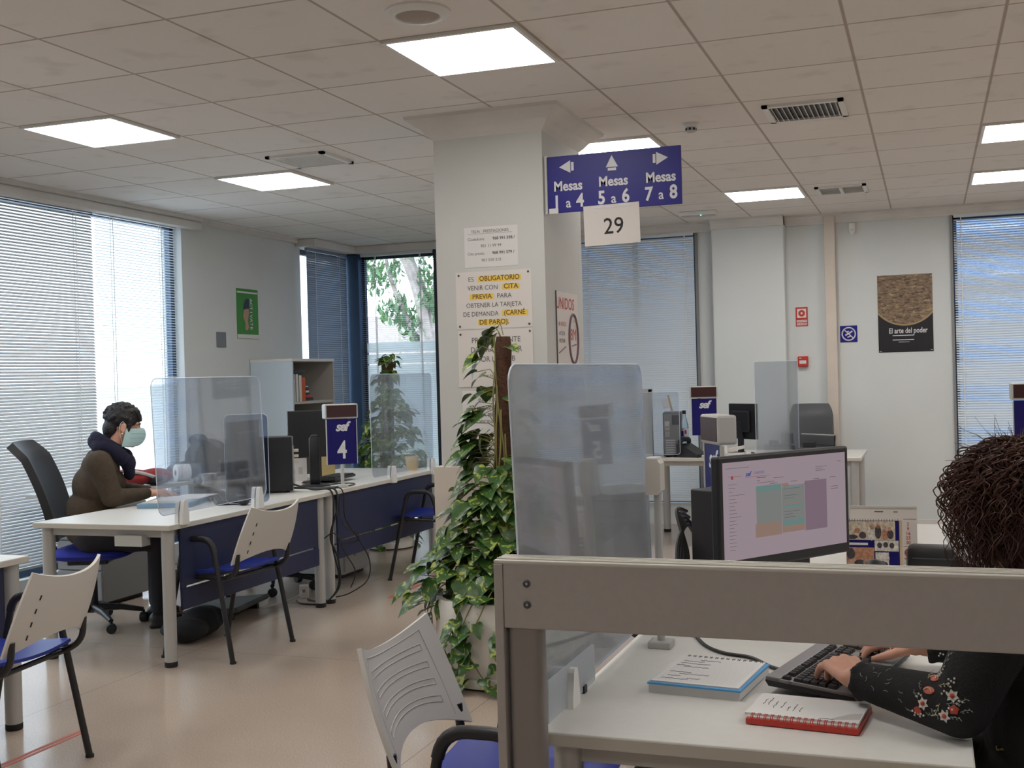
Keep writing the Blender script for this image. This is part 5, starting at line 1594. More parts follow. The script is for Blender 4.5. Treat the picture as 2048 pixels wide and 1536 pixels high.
# ================================================================ back desk
tower('grey computer tower beside the bottle on the back desk', (-2.06, 9.72, DT), math.radians(10), w_=.15, d_=.36, h_=.37, m='darkgrey')
t = thing('board_frame', 'grey framed upright board at the left of the back desk', 'board', (-2.235, 9.60, DT))
MB().box(-.17, .025, -.012, .012, .0, .565).build('board', 'lightgrey', t)
MB().box(.0, .03, -.016, .016, 0, .57, bev=.002).build('frame_post', 'legmetal', t)
MB().box(-.17, .03, -.016, .016, .545, .575, bev=.002).build('frame_rail', 'legmetal', t)
t = thing('water_bottle', 'clear water bottle with a label and dark cap on the back desk', 'bottle', (-1.945, 9.64, DT))
MB().lathe([(.032, 0), (.036, .01), (.036, .22), (.034, .26), (.022, .31), (.014, .335), (.014, .36)], 24).build('bottle_wall', 'bottle', t, True)
MB().lathe([(.0368, .15), (.0368, .235)], 24, cap=False).build('label_band', mat('pale_label', (.55, .65, .78), .5), t, True)
MB().box(-.02, .0, -.0385, -.036, .17, .215, bev=.001).build('blue_mark', 'signblue', t)
MB().box(.008, .024, -.0365, -.030, .19, .222).build('red_mark', 'red', t)
MB().lathe([(.016, .355), (.016, .385), (0, .385)], 16).build('cap', 'black', t, True)
t = thing('desk_phone', 'black desk phone in front of the bottle on the back desk', 'phone', (-1.89, 9.60 - .06, DT), -.3)
b = MB(); b.prism([(-.09, 0), (.10, 0), (.10, .025), (-.05, .11), (-.09, .11)], .18, t0=-.05)
b.build('body', 'black', t)
MB().tube(spline([(-.06, -.05, .12), (-.05, -.02, .145), (-.05, .08, .145), (-.06, .11, .12)], 6), .02, 10).build('handset', 'black', t, True)
t = thing('card_holder', 'wooden stick and paper standing on top of the grey tower', 'stand', (-2.035, 9.60, DT + .371))
MB().box(-.008, .008, -.006, .006, 0, .15, Matrix.Rotation(-.22, 4, 'Y')).build('stick', 'tan', t)
MB().box(-.06, -.01, -.002, .0, .05, .13, Matrix.Rotation(-.3, 4, 'Y')).build('card', 'paper', t)
monitor('dark monitor at the back desk, seen from behind right of sign 6', (-1.50, 9.95, DT), PI - .75, w_=.36, h_=.30, zc=.275)
t = thing('flat_scanner', 'dark scanner and stapled trays on the back desk, above the big monitor', 'scanner', (-.86, 9.72, DT))
MB().box(-.15, .15, -.12, .10, 0, .07, bev=.006).build('body', 'darkgrey', t)
MB().box(-.16, .12, .02, .09, .08, .165, Matrix.Rotation(.06, 4, 'Y'), bev=.006).build('raised_lid', 'darkgrey', t)
b = MB().box(-.15, .11, .03, .036, .165, .170, Matrix.Rotation(.06, 4, 'Y')).box(-.15, .11, .055, .061, .165, .170, Matrix.Rotation(.06, 4, 'Y'))
b.build('lid_stripe', 'lightgrey', t)
MB().box(-.12, -.02, -.10, -.03, .07, .115, bev=.004).build('small_box', 'black', t)
MB().box(.118, .125, .02, .09, .07, .16).build('lid_side', 'black', t)
t = thing('desk_organiser', 'white papers and small pots left of the edge on screen at the back', 'papers', (-1.53, 9.56, DT))
MB().box(-.08, .10, -.05, .06, 0, .035).build('paper_stack', 'paper', t)
MB().box(-.02, .10, -.04, .05, .05, .075, Matrix.Rotation(-.2, 4, 'Y')).build('folder', 'paperw', t)
for x_ in (-.06, .13):
    MB().lathe([(.022, 0), (.024, .06), (.02, .06), (.02, .01), (0, .01)], 16, Matrix.Translation((x_, -.055, .0 if x_ > .1 else .0355))).build('pot', 'white', t, True)

# ================================================================ climbing plants
def pothos(label, loc, profile, nleaf, pole_h, pole_r, lean, seed, pot=None, size=.075, spill=0, back_dense=1.0, dens=None):
    """profile: list of (z, cx, rx) silhouettes around the pole"""
    rnd = random.Random(seed)
    t = thing('climbing_plant', label, 'plant', loc)
    if pot:
        r_, h_ = pot
        MB().lathe([(r_ * .93, .012), (r_ * .99, .012), (r_, .02), (r_, .055), (r_ * .965, .06), (r_ * .965, .07), (r_ * .99, .08), (r_ * 1.0, h_ - .03), (r_ * .98, h_), (r_ * .9, h_), (r_ * .88, h_ - .06), (0, h_ - .06)], 56).build('planter', 'pot', t, True)
        MB().lathe([(r_ * .93, 0), (r_ * .93, .012)], 40).build('planter_base', 'rubber', t)
        MB().lathe([(r_ * .88, h_ - .058), (0, h_ - .045)], 32, cap=False).build('soil', 'soil', t, True)
        z0 = h_ - .06
    else:
        z0 = 0.05
    n = 26
    pts = [(lean * (i / n), 0, z0 + (pole_h - z0) * i / n) for i in range(n + 1)]
    MB().tube(pts, [pole_r * (1 + .06 * math.sin(i * 2.1)) * (1.22 - .3 * i / n) for i in range(n)] + [pole_r * .8], 16).build('moss_pole', 'moss', t, True)
    st = MB(); lf = MB()
    def leaf(p, d, up, L, fold=.35, droop=.5):
        d = d.normalized(); s = d.cross(up)
        if s.length < 1e-4: s = d.orthogonal()
        s.normalize(); nn = s.cross(d).normalized()
        W = L * .44
        prof = [(0.0, .0), (-.07, .55), (.12, .96), (.36, 1.0), (.60, .72), (.82, .34), (1.0, .0)]
        rows = []
        for q, wv in prof:
            b_ = -droop * L * max(0, q) ** 2
            mid = p + d * (q * L if q > 0 else 0) + nn * b_
            ed = p + d * (q * L) + nn * b_
            rows.append((ed + s * W * wv + nn * fold * W * wv * .6, mid, ed - s * W * wv + nn * fold * W * wv * .6))
        vs = []
        for a_ in rows: vs += list(a_)
        fs = []
        for i in range(len(rows) - 1):
            o = i * 3
            fs += [(o, o + 3, o + 4, o + 1), (o + 1, o + 4, o + 5, o + 2)]
        lf.add(vs, fs)
    def at(z):
        for (za, ca, ra), (zb, cb, rb) in zip(profile, profile[1:]):
            if za <= z <= zb:
                k = (z - za) / (zb - za)
                return ca + (cb - ca) * k, ra + (rb - ra) * k
        return profile[-1][1], profile[-1][2]
    zs = []
    wts = []
    for (za, ca, ra), (zb, cb, rb) in zip(profile, profile[1:]):
        wts.append((zb - za) * ((ra + rb) / 2 + .04) * (dens[len(wts)] if dens else 1))
    for _ in range(nleaf):
        i = rnd.choices(range(len(wts)), wts)[0]
        za, zb = profile[i][0], profile[i + 1][0]
        z = rnd.uniform(za, zb)
        c_, r_ = at(z)
        a_ = rnd.uniform(0, 2 * PI)
        if rnd.random() < .35 * back_dense: a_ = rnd.uniform(PI, 2 * PI)
        q = r_ * rnd.uniform(.35, 1.0) ** .7
        if dens and z > 1.02:
            a_ = rnd.uniform(.72 * PI, 1.22 * PI) if rnd.random() < .68 else rnd.uniform(-.35 * PI, .3 * PI)
            q = r_ * rnd.uniform(.55, 1.0)
        px = lean * min(1, max(0, (z - z0) / (pole_h - z0)))
        p = Vector((px + c_ + q * math.cos(a_), q * .75 * math.sin(a_), z))
        outd = Vector((math.cos(a_), math.sin(a_), 0))
        d = outd + Vector((rnd.uniform(-.5, .5), rnd.uniform(-.5, .5), rnd.uniform(-1.0, .15)))
        L = size * rnd.uniform(.75, 1.5)
        leaf(p, d, Vector((rnd.uniform(-.3, .3), rnd.uniform(-.5, .1), 1)), L, rnd.uniform(.15, .6), rnd.uniform(.1, .6))
        if rnd.random() < .55:
            root = Vector((px, 0, z - rnd.uniform(.02, .10)))
            mid = (root + p) / 2 + Vector((0, 0, rnd.uniform(.01, .05)))
            st.tube([root, mid, p], .0022, 5)
    for k in range(spill):      # runners over the pot's rim
        a_ = rnd.uniform(PI * 1.0, PI * 1.95)
        r_, h_ = pot
        pts = [Vector((math.cos(a_) * .12, math.sin(a_) * .12, h_ + .02)), Vector((math.cos(a_) * r_ * .9, math.sin(a_) * r_ * .9, h_ + .06))]
        z = h_; aa = a_
        m_ = rnd.randint(2, 5)
        for j in range(m_):
            z -= rnd.uniform(.05, .10); aa += rnd.uniform(-.22, .22)
            if z < .03: z = .03
            pts.append(Vector((math.cos(aa) * (r_ + .02), math.sin(aa) * (r_ + .02), z)))
        sp = spline(pts, 4)
        st.tube(sp, .003, 5)
        for p in sp[5::3]:
            d = Vector((math.cos(aa), math.sin(aa), 0)) + Vector((rnd.uniform(-.9, .9), rnd.uniform(-.4, .2), rnd.uniform(-1.1, .1)))
            leaf(p, d, Vector((math.cos(aa) * .6, math.sin(aa) * .6, .8)), size * rnd.uniform(.8, 1.3), .35, .35)
    for k in range(5):          # main vines climbing the pole
        a_ = PI * 1.2 + k * .35
        pts = []
        for i in range(12):
            f = i / 11
            z = z0 + (pole_h - z0) * f * (1 - .09 * k)
            rr = pole_r * (1.35 - .25 * f) + .008 * math.sin(i * 1.7 + k)
            pts.append((lean * f + rr * math.cos(a_ + .2 * math.sin(i)), rr * math.sin(a_ + .2 * math.sin(i)), z))
        st.tube(spline(pts, 3), .0045, 6)
    for i in range(9):          # ties round the pole
        f = i / 9
        z = z0 + (pole_h - z0) * (.25 + .7 * f)
        g = (z - z0) / (pole_h - z0)
    st.build('stems', 'stem', t, True)
    lf.build('leaves', 'leaf', t, True, angle=80)
    return t
pothos('tall climbing plant on a brown moss pole in a round white planter', (-1.965, 5.27, 0),
       [(.28, -.16, .34), (.38, -.12, .40), (.50, -.08, .40), (.60, -.06, .30), (.75, -.03, .24), (.95, -.02, .19), (1.10, -.015, .18), (1.20, -.02, .17), (1.30, -.02, .15), (1.45, -.03, .13), (1.56, -.04, .11), (1.64, -.01, .07), (1.71, .0, .03)],
       500, 1.64, .042, .03, 5, pot=(.335, .40), size=.086, spill=9, dens=[.30, .75, 1.15, 1.15, 1.05, .9, .5, .17, .10, .08, .11, .35])
pothos('second climbing plant by the corner window, its top above the acrylic', (-4.42, 9.05, 0),
       [(.15, 0, .25), (.45, .02, .32), (.75, .02, .33), (.85, .02, .31), (1.05, .03, .22), (1.2, .02, .18), (1.35, .0, .10), (1.50, -.01, .07), (1.55, .02, .10), (1.66, .02, .06)],
       520, 1.62, .05, .03, 9, pot=(.22, .30), size=.075, spill=4)
# ================================================================ people
def frame(loc, rz):
    return Matrix.Translation(loc) @ Matrix.Rotation(rz, 4, 'Z')

def hand(b, wrist, d, up, thumb, curl=(.35, .55, .35), spread=.10, nails=None, scale=1.0, tcurl=.3, fing=(1.0, 1.08, 1.16, 1.24)):
    """palm, five fingers and thumb as tapered pieces; d = pointing direction, thumb = +1/-1 side"""
    d = d.normalized(); s = d.cross(up).normalized() * thumb; n = s.cross(d).normalized()
    if n.dot(up) < 0: n = -n
    k = scale
    knuck = []
    for i, (off, ln) in enumerate(((.030, .090), (.010, .094), (-.011, .090), (-.030, .082))):
        base = wrist + s * off * .62 * k + d * .005
        kn = wrist + s * off * k + d * ln * k + n * (.012 - .004 * abs(i - 1.2)) * k
        b.cone2(base, .0145 * k, kn, .0118 * k, 12)
        knuck.append(kn)
    b.cone2(wrist + s * .012 * k + d * .02 * k - n * .008 * k, .015 * k, wrist - s * .008 * k + d * .06 * k - n * .006 * k, .016 * k, 12)
    for i, (kn, L) in enumerate(zip(knuck, (.072, .080, .075, .060))):
        dd = (d + s * spread * (1.5 - i)).normalized()
        p = kn; ang = 0.0
        for j, (f, r0, r1) in enumerate(((.44, .0102, .0092), (.31, .0092, .0084), (.25, .0084, .0068))):
            ang += curl[j] * fing[i]
            v = dd * math.cos(ang) - n * math.sin(ang)
            q = p + v * L * f * k
            b.cone2(p, r0 * k * (1 - .05 * (i == 3)), q, r1 * k * (1 - .05 * (i == 3)), 10)
            p = q
        if nails is not None:
            nn = (n * math.cos(ang) + dd * math.sin(ang)).normalized()
            nails.append((p - v * .003 * k, v.copy(), nn, .0058 * k))
    t0 = wrist + s * .020 * k + d * .022 * k
    t1 = t0 + (s * .62 + d * .70 - n * .18).normalized() * .046 * k
    t2 = t1 + (s * (.40 - tcurl) + d * .90 - n * .25).normalized() * .032 * k
    t3 = t2 + (s * (.12 - tcurl) + d * .97 - n * .30).normalized() * .026 * k
    b.cone2(t0, .0155 * k, t1, .0118 * k, 12).cone2(t1, .0118 * k, t2, .0102 * k, 12).cone2(t2, .0102 * k, t3, .0076 * k, 12)
    if nails is not None:
        v = (t3 - t2).normalized()
        nails.append((t3 - v * .002, v, (n - v * n.dot(v)).normalized(), .0066 * k))

def head_parts(b, HM):
    I = lambda c, r, R=None: b.ball(HM @ Vector(c), r, 20, 12, mtx=(HM.to_3x3().to_4x4() if R is None else HM.to_3x3().to_4x4() @ R))
    I((-.012, 0, .035), (.095, .074, .088))
    I((.030, 0, -.030), (.060, .060, .085))
    I((.038, 0, -.088), (.042, .045, .030))
    I((.072, 0, -.098), (.018, .022, .016))
    I((.070, 0, .035), (.022, .052, .014))
    b.cone2(HM @ Vector((.085, 0, .018)), .009, HM @ Vector((.106, 0, -.028)), .013, 12)
    for s in (-1, 1):
        I((.094, s * .010, -.032), (.010, .009, .008))
        I((-.004, s * .077, -.004), (.019, .008, .031))
        I((.003, s * .079, -.026), (.010, .008, .012))
        I((.062, s * .040, -.025), (.020, .020, .018))
        I((.079, s * .031, .010), (.011, .016, .009))
    I((.088, 0, -.066), (.012, .024, .008))

def eyes(parent, HM):
    for s in (-1, 1):
        b = MB(); b.ball(HM @ Vector((.0825, s * .031, .006)), .0095, 14, 10)
        o = b.build('eye', mat('eye_white', (.6, .58, .55), .3) if 'eyew' not in M else 'eyew', parent, True)
        b = MB(); b.ball(HM @ Vector((.0895, s * .031, .003)), .0045, 10, 8)
        b.build('iris', 'black', o, True)
        b = MB(); b.tube([HM @ Vector((.090 - .010 * abs(q), s * (.031 + .017 * q), .033 + .004 * (1 - abs(q)))) for q in (-1, -.5, 0, .5, 1)], .0032, 6)
        b.build('eyebrow', 'hairblack', parent, True)
M['eyew'] = mat('eye_white', (.6, .58, .55), .3)

# ---------------------------------------------------------------- masked person at the left desk
PL = (-4.833, 5.588, 0)
P = thing('person', 'seated person in an olive sweater, navy scarf and pale blue face mask', 'person', PL, math.radians(40))
V = Vector
HM = Matrix.Translation((.325, 0, 1.205)) @ Matrix.Rotation(math.radians(14), 4, 'Y')
nl = []
b = MB()
head_parts(b, HM)
b.cone2(HM @ V((-.02, 0, -.05)), .055, V((.235, 0, 1.03)), .058, 16)
b.cone2(V((.20, 0, .95)), .10, V((.13, 0, .62)), .12, 16)
for s, sh, el, wr, hd in ((-1, (.17, -.185, 1.0), (.255, -.178, .790), (.455, -.035, .797), (.70, .70, -.06)), (1, (.17, .185, 1.0), (.30, .25, .80), (.47, .115, .792), (.80, -.52, -.05))):
    b.cone2(V(sh), .05, V(el), .040, 12).cone2(V(el), .040, V(wr), .027, 12)
    b.cone2(V((.21, 0, .98)), .06, V(sh), .05, 12)
    hand(b, V(wr), V(hd), V((0, 0, 1)), -s if s < 0 else -1, curl=(.14, .2, .15), spread=.06, nails=nl)
    b.cone2(V((.13, s * .08, .56)), .085, V((.52, s * .12, .53)), .06, 12).cone2(V((.52, s * .12, .53)), .058, V((.50, s * .12, .10)), .040, 12).cone2(V((.50, s * .12, .06)), .035, V((.62, s * .13, .04)), .03, 12)
b.cone2(V((.13, -.08, .58)), .10, V((.13, .08, .58)), .10, 12)
body = fuse(b, 'body', 'skin', P, .0045, 5)
b = MB()
for p, v, n, r in nl:
    b.ball(p + n * .0055, (r, r * .8, .0014), 8, 5, mtx=Matrix((( *v, 0), (*n.cross(v), 0), (*n, 0), (0, 0, 0, 1))).transposed())
b.build('fingernails', 'nail', body, True)
eyes(P, HM)
b = MB()       # sweater
b.ball((.12, 0, .60), (.145, .185, .11), 24, 14).ball((.125, 0, .72), (.145, .175, .13), 24, 14).ball((.165, 0, .86), (.145, .185, .14), 24, 14).ball((.185, 0, .97), (.11, .17, .10), 24, 14).ball((.255, 0, .87), (.075, .13, .085), 18, 12)
for s, sh, el, wr in ((-1, (.175, -.17, 1.00), (.250, -.182, .795), (.440, -.045, .799)), (1, (.175, .17, 1.00), (.30, .25, .805), (.455, .127, .796))):
    b.cone2(V(sh), .078, V(el), .057, 16).cone2(V(el), .056, V(wr), .036, 16).ball(V(el) + V((-.012, 0, .0)), .056, 14, 10)
    b.cone2(V((.2, 0, 1.02)), .07, V(sh), .07, 14)
fuse(b, 'sweater', 'sweater', P, .008, 5)
b = MB()       # scarf wound round the neck
for k in range(22):
    a = 2 * PI * k / 22
    c_ = V((.245 + .085 * math.cos(a), .088 * math.sin(a), 1.065 - .05 * math.cos(a) + .012 * math.sin(3 * a)))
    b.ball(c_, .043 + .006 * math.sin(5 * a), 12, 8)
for k in range(18):
    a = 2 * PI * k / 18
    b.ball(V((.232 + .068 * math.cos(a), .07 * math.sin(a), 1.105 - .045 * math.cos(a))), .036, 12, 8)
b.ball((.345, -.02, .985), (.045, .06, .06), 14, 10).ball((.35, -.01, .93), (.035, .05, .05), 14, 10).ball((.335, .03, 1.0), (.05, .06, .05), 14, 10)
fuse(b, 'scarf', 'scarf', P, .007, 3)
b = MB()       # short hair
rnd = random.Random(21)
b.ball(HM @ V((-.020, 0, .052)), (.104, .086, .086), 24, 16, mtx=HM.to_3x3().to_4x4())
b.ball(HM @ V((-.070, 0, -.02)), (.050, .070, .065), 18, 12, mtx=HM.to_3x3().to_4x4())
b.ball(HM @ V((-.072, 0, -.075)), (.034, .05, .035), 14, 10, mtx=HM.to_3x3().to_4x4())
for s in (-1, 1):
    b.cone2(HM @ V((.028, s * .070, .02)), .016, HM @ V((.030, s * .068, -.030)), .007, 8)
for k in range(160):
    th = rnd.uniform(0, 2 * PI); ph = rnd.uniform(-.35, 1.45)
    q = V((-.02 + .108 * math.cos(ph) * math.cos(th), .088 * math.cos(ph) * math.sin(th), .052 + .090 * math.sin(ph)))
    if q.x > .045 and q.z < .062: continue
    if abs(q.y) > .06 and -.03 < q.x < .03 and q.z < .03: continue
    if q.x > .02 and q.z < .03: continue
    b.ball(HM @ q, rnd.uniform(.006, .011), 8, 6)
for k in range(9):
    b.cone2(HM @ V((.055, -.055 + .0138 * k, .105)), .016, HM @ V((.086, -.052 + .013 * k, .058 + .004 * (k % 3))), .009, 8)
fuse(b, 'hair', 'hairblack', P, .0055, 2)
b = MB()       # mask
def maskf(u, v):
    a = math.radians(-82 + 164 * v)
    z = -.108 + .110 * u + .012 * math.cos(a)
    rx = .116 + .026 * math.cos(a) ** 4 * math.sin(u * PI) ** .6 - .010 * (1 - u) ** 2
    return HM @ V((-.004 + rx * math.cos(a), (.074 + .004 * math.sin(u * PI)) * math.sin(a), z - .012 * (1 - math.cos(a))))
b.grid(maskf, 14, 22, .003)
mk = b.build('face_mask', 'mask', P, True)
for u in (.25, .5, .75):
    b = MB().tube([maskf(u, v / 20) + (HM.to_3x3() @ V((.0025 * math.cos(math.radians(-82 + 164 * v / 20)), .0025 * math.sin(math.radians(-82 + 164 * v / 20)), 0))) for v in range(2, 19)], .0012, 5)
    b.build('pleat', 'mask', mk, True)
for s in (-1, 1):
    MB().tube(spline([HM @ V(q) for q in ((.008, s * .066, -.016), (.004, s * .080, .004), (-.012, s * .086, .030), (-.026, s * .084, .004), (-.012, s * .080, -.05), (.01, s * .066, -.095))], 5), .0014, 5).build('ear_loop', 'white', mk, True)
MB().ball(HM @ V((-.002, -.086, -.040)), .005, 10, 8).build('earring', 'signwhite', P, True)
b = MB()
for s in (-1, 1):
    b.cone2(V((.13, s * .08, .565)), .105, V((.52, s * .12, .535)), .078, 16).cone2(V((.52, s * .12, .535)), .076, V((.50, s * .12, .12)), .056, 16)
b.cone2(V((.13, -.07, .58)), .12, V((.13, .07, .58)), .12, 16)
fuse(b, 'trousers', 'trousers', P, .010, 4)
for s in (-1, 1):
    b = MB().cone2(V((.475, s * .12, .05)), .045, V((.60, s * .13, .042)), .038, 14).box(.43, .64, s * .125 - .04, s * .125 + .04, 0, .03, bev=.01)
    fuse(b, 'shoe', 'black', P, .008, 4)

# ---------------------------------------------------------------- curly haired person in the foreground
PR = (.222, 2.57, 0)
P = thing('person', 'person seen from behind with curly auburn hair and black embroidered jacket', 'person', PR, math.radians(158))
HM = Matrix.Translation((.085, 0, 1.148)) @ Matrix.Rotation(math.radians(8), 4, 'Y')
nl = []
b = MB()
head_parts(b, HM)
b.cone2(HM @ V((-.02, 0, -.05)), .052, V((.05, 0, 1.0)), .055, 16)
b.cone2(V((.04, 0, .93)), .10, V((0, 0, .60)), .12, 16)
el_l, wr_l = V((.090, .262, .795)), V((.322, .212, .803))
el_r, wr_r = V((.12, -.275, .80)), V((.34, -.185, .795))
for s, sh, el, wr in ((1, V((.03, .17, .97)), el_l, wr_l), (-1, V((.03, -.17, .97)), el_r, wr_r)):
    b.cone2(V((.04, 0, .97)), .06, sh, .05, 12).cone2(sh, .05, el, .040, 12).cone2(el, .040, wr, .0265, 12)
hd = V((.498, .045, .760)) - wr_l
hand(b, wr_l, V((hd.x, hd.y, .012)), V((0, 0, 1)), 1, curl=(.50, .58, .40), spread=.10, nails=nl, scale=1.06, tcurl=.20, fing=(1.1, 1.15, 1.1, .78))
hand(b, wr_r, V((.92, .25, -.05)), V((0, 0, 1)), -1, curl=(.35, .5, .3), spread=.05, nails=nl)
for s in (-1, 1):
    b.cone2(V((.0, s * .08, .53)), .085, V((.42, s * .10, .52)), .06, 12).cone2(V((.42, s * .10, .52)), .058, V((.38, s * .10, .10)), .040, 12).cone2(V((.38, s * .10, .05)), .033, V((.50, s * .11, .035)), .03, 12)
b.cone2(V((0, -.08, .56)), .10, V((0, .08, .56)), .10, 12)
body = fuse(b, 'body', 'skin', P, .0038, 4)
b = MB()
for p, v, n, r in nl:
    b.ball(p + n * .0056, (r, r * .8, .0014), 8, 5, mtx=Matrix(((*v, 0), (*n.cross(v), 0), (*n, 0), (0, 0, 0, 1))).transposed())
b.build('fingernails', 'nail', body, True)
eyes(P, HM)
b = MB()        # jacket
b.ball((0, 0, .60), (.15, .205, .16), 24, 14).ball((0, 0, .74), (.135, .195, .16), 24, 14).ball((.02, 0, .88), (.125, .19, .12), 24, 14).ball((.03, 0, .965), (.095, .17, .075), 24, 14)
b.ball((.0, .10, .56), (.14, .115, .14), 20, 12).ball((0, -.10, .56), (.14, .115, .14), 20, 12)
for s, sh, el, wr in ((1, V((.03, .165, .975)), el_l, wr_l), (-1, V((.03, -.165, .975)), el_r, wr_r)):
    d_ = (wr - el).normalized()
    b.cone2(sh, .072, el, .058, 16).cone2(el, .058, wr - d_ * .035, .040, 16).ball(el, .058, 16, 10)
    b.cone2(V((.03, 0, 1.0)), .06, sh, .065, 14)
    for k in range(12):      # scalloped cuff
        a = 2 * PI * k / 12
        x_ = d_.orthogonal().normalized(); y_ = d_.cross(x_)
        b.ball(wr - d_ * (.012 + .005 * (k % 2)) + (x_ * math.cos(a) + y_ * math.sin(a)) * .034, .0105, 8, 6)
jk = fuse(b, 'jacket', 'jacket', P, .006, 4)
# embroidery: sits on the sleeve surface
jm = jk.data
import bmesh as _b
from mathutils.bvhtree import BVHTree
bvh = BVHTree.FromPolygons([v.co for v in jm.vertices], [tuple(p.vertices) for p in jm.polygons])
PM = frame(PR, math.radians(158)).inverted()
eye = PM @ V((0, 0, 1.45))
def on_sleeve(w_):
    p = PM @ V(w_)
    h, n, _, _ = bvh.ray_cast(eye, (p - eye).normalized())
    if h is None:
        h, n, _, _ = bvh.find_nearest(p)
    return h, n
def basis(n):
    x = V((0, 0, 1)) - n * n.z; x.normalize(); return x, n.cross(x)
M['thread_white'] = mat('white_thread', (.62, .60, .56), .8)
M['thread_coral'] = mat('coral_thread', (.55, .15, .09), .7)
M['thread_pink'] = mat('pink_thread', (.72, .40, .32), .7)
M['thread_red'] = mat('red_thread', (.45, .06, .03), .7)
M['thread_sage'] = mat('sage_thread', (.42, .40, .26), .8)
M['thread_grey'] = mat('grey_green_thread', (.22, .26, .22), .8)
def blossom(w_, r, kind):
    h, n = on_sleeve(w_); x, y = basis(n)
    c = h + n * .0012
    if kind == 'white':
        b = MB()
        for k in range(6):
            a = 2 * PI * k / 6 + .3
            d_ = x * math.cos(a) + y * math.sin(a); e = n.cross(d_)
            b.add([c, c + d_ * r * .5 + e * r * .36 + n * .001, c + d_ * r * 1.05, c + d_ * r * .5 - e * r * .36 + n * .001], [(0, 1, 2, 3)])
        o = b.build('embroidered_flower', 'thread_white', jk)
        MB().ball(c + n * .001, (r * .36, r * .36, r * .36), 10, 6).build('flower_centre', 'thread_red', o, True)
    elif kind == 'coral':
        b = MB()
        pts = [c + x * r * .62 * math.sin(a) + y * r * math.cos(a) for a in [2 * PI * k / 16 for k in range(16)]]
        b.add(pts + [c + n * .003], [(k, (k + 1) % 16, 16) for k in range(16)])
        o = b.build('embroidered_petal', 'thread_coral', jk, True)
        MB().tube([c + n * .003 + x * r * (.30 - .5 * q * q) + y * r * .75 * q for q in (-1, -.6, -.2, .2, .6, 1)], r * .10, 6).build('petal_line', 'thread_pink', o, True)
    elif kind == 'red':
        b = MB()
        pts = [c + (x * math.sin(a) + y * math.cos(a)) * r * (1 + .15 * math.sin(5 * a)) for a in [2 * PI * k / 15 for k in range(15)]]
        b.add(pts + [c + n * .002], [(k, (k + 1) % 15, 15) for k in range(15)])
        b.build('embroidered_flower', 'thread_red', jk, True)
def sprig(w_, ang, L, m='thread_grey', leaves=5):
    h, n = on_sleeve(w_); x, y = basis(n)
    d_ = x * math.cos(ang) + y * math.sin(ang); e = n.cross(d_)
    b = MB(); c = h + n * .0016
    b.tube([c, c + d_ * L * .5 + e * L * .08, c + d_ * L], .0006, 4)
    for k in range(leaves):
        q = c + d_ * L * (k + .6) / leaves; s = 1 if k % 2 else -1
        v = (d_ + e * s * .9).normalized(); g = n.cross(v)
        b.add([q, q + v * L * .16 + g * L * .05, q + v * L * .30, q + v * L * .16 - g * L * .05], [(0, 1, 2, 3)])
    b.build('embroidered_sprig', m, jk)
def berry(w_, k_=4, r=.0022, spread=.006):
    h, n = on_sleeve(w_); x, y = basis(n)
    b = MB()
    for k in range(k_):
        a = 2.4 * k
        b.ball(h + n * .001 + (x * math.cos(a) + y * math.sin(a)) * spread * math.sqrt(k + .3) * .7, r, 8, 5)
    b.build('embroidered_berries', 'thread_white', jk, True)
for w_ in ((-.004, 2.36, .848), (-.015, 2.36, .824)):
    blossom(w_, .0125, 'coral')
for w_ in ((-.026, 2.36, .798), (.027, 2.36, .816), (.012, 2.36, .777)):
    blossom(w_, .0125, 'white')
for w_ in ((.029, 2.36, .790), (-.036, 2.36, .784)):
    blossom(w_, .0085, 'red')
for w_, a, L, m in (((-.016, 2.36, .846), .2, .022, 'thread_sage'), ((.004, 2.36, .834), -1.2, .024, 'thread_sage'), ((.004, 2.36, .800), 2.8, .026, 'thread_sage'), ((.004, 2.36, .868), -.1, .036, 'thread_grey'),
                    ((-.034, 2.36, .806), .8, .018, 'thread_grey'), ((-.012, 2.36, .790), -2.2, .022, 'thread_grey'), ((.016, 2.36, .800), -1.4, .024, 'thread_grey'), ((.034, 2.36, .800), -1.0, .022, 'thread_grey'), ((-.004, 2.36, .778), 1.7, .020, 'thread_grey'), ((.022, 2.36, .776), -1.6, .020, 'thread_grey'), ((-.030, 2.36, .824), .5, .016, 'thread_grey'), ((-.046, 2.36, .782), 1.4, .014, 'thread_grey'), ((.040, 2.36, .786), -1.3, .02, 'thread_grey')):
    sprig(w_, a, L, m)
for w_, k_ in (((.025, 2.36, .842), 6), ((-.008, 2.36, .866), 6), ((.007, 2.36, .895), 3), ((-.014, 2.36, .866), 3), ((.012, 2.36, .822), 3), ((-.040, 2.36, .778), 4), ((.038, 2.36, .805), 4), ((-.030, 2.36, .776), 3), ((.020, 2.36, .790), 3), ((-.034, 2.36, .814), 3)):
    berry(w_, k_)
b = MB()       # pale lace threads near the cuff
rnd = random.Random(5)
for k in range(16):
    q = el_l.lerp(wr_l, rnd.uniform(.45, .92)) + V((rnd.uniform(-.02, .02), rnd.uniform(0, .05), rnd.uniform(0, .05)))
    h, n, _, _ = bvh.find_nearest(q)
    x, y = basis(n); a = rnd.uniform(0, 6.28); d_ = x * math.cos(a) + y * math.sin(a)
    b.tube([h + n * .0008, h + n * .001 + d_ * .006 + n.cross(d_) * .002, h + n * .0008 + d_ * .011], .0007, 4)
b.build('lace_thread', 'thread_grey', jk)
b = MB()       # trousers
for s in (-1, 1):
    b.cone2(V((0, s * .09, .555)), .105, V((.42, s * .105, .53)), .078, 16).cone2(V((.42, s * .105, .53)), .076, V((.38, s * .105, .12)), .056, 16)
fuse(b, 'trousers', 'trousers', P, .010, 4)
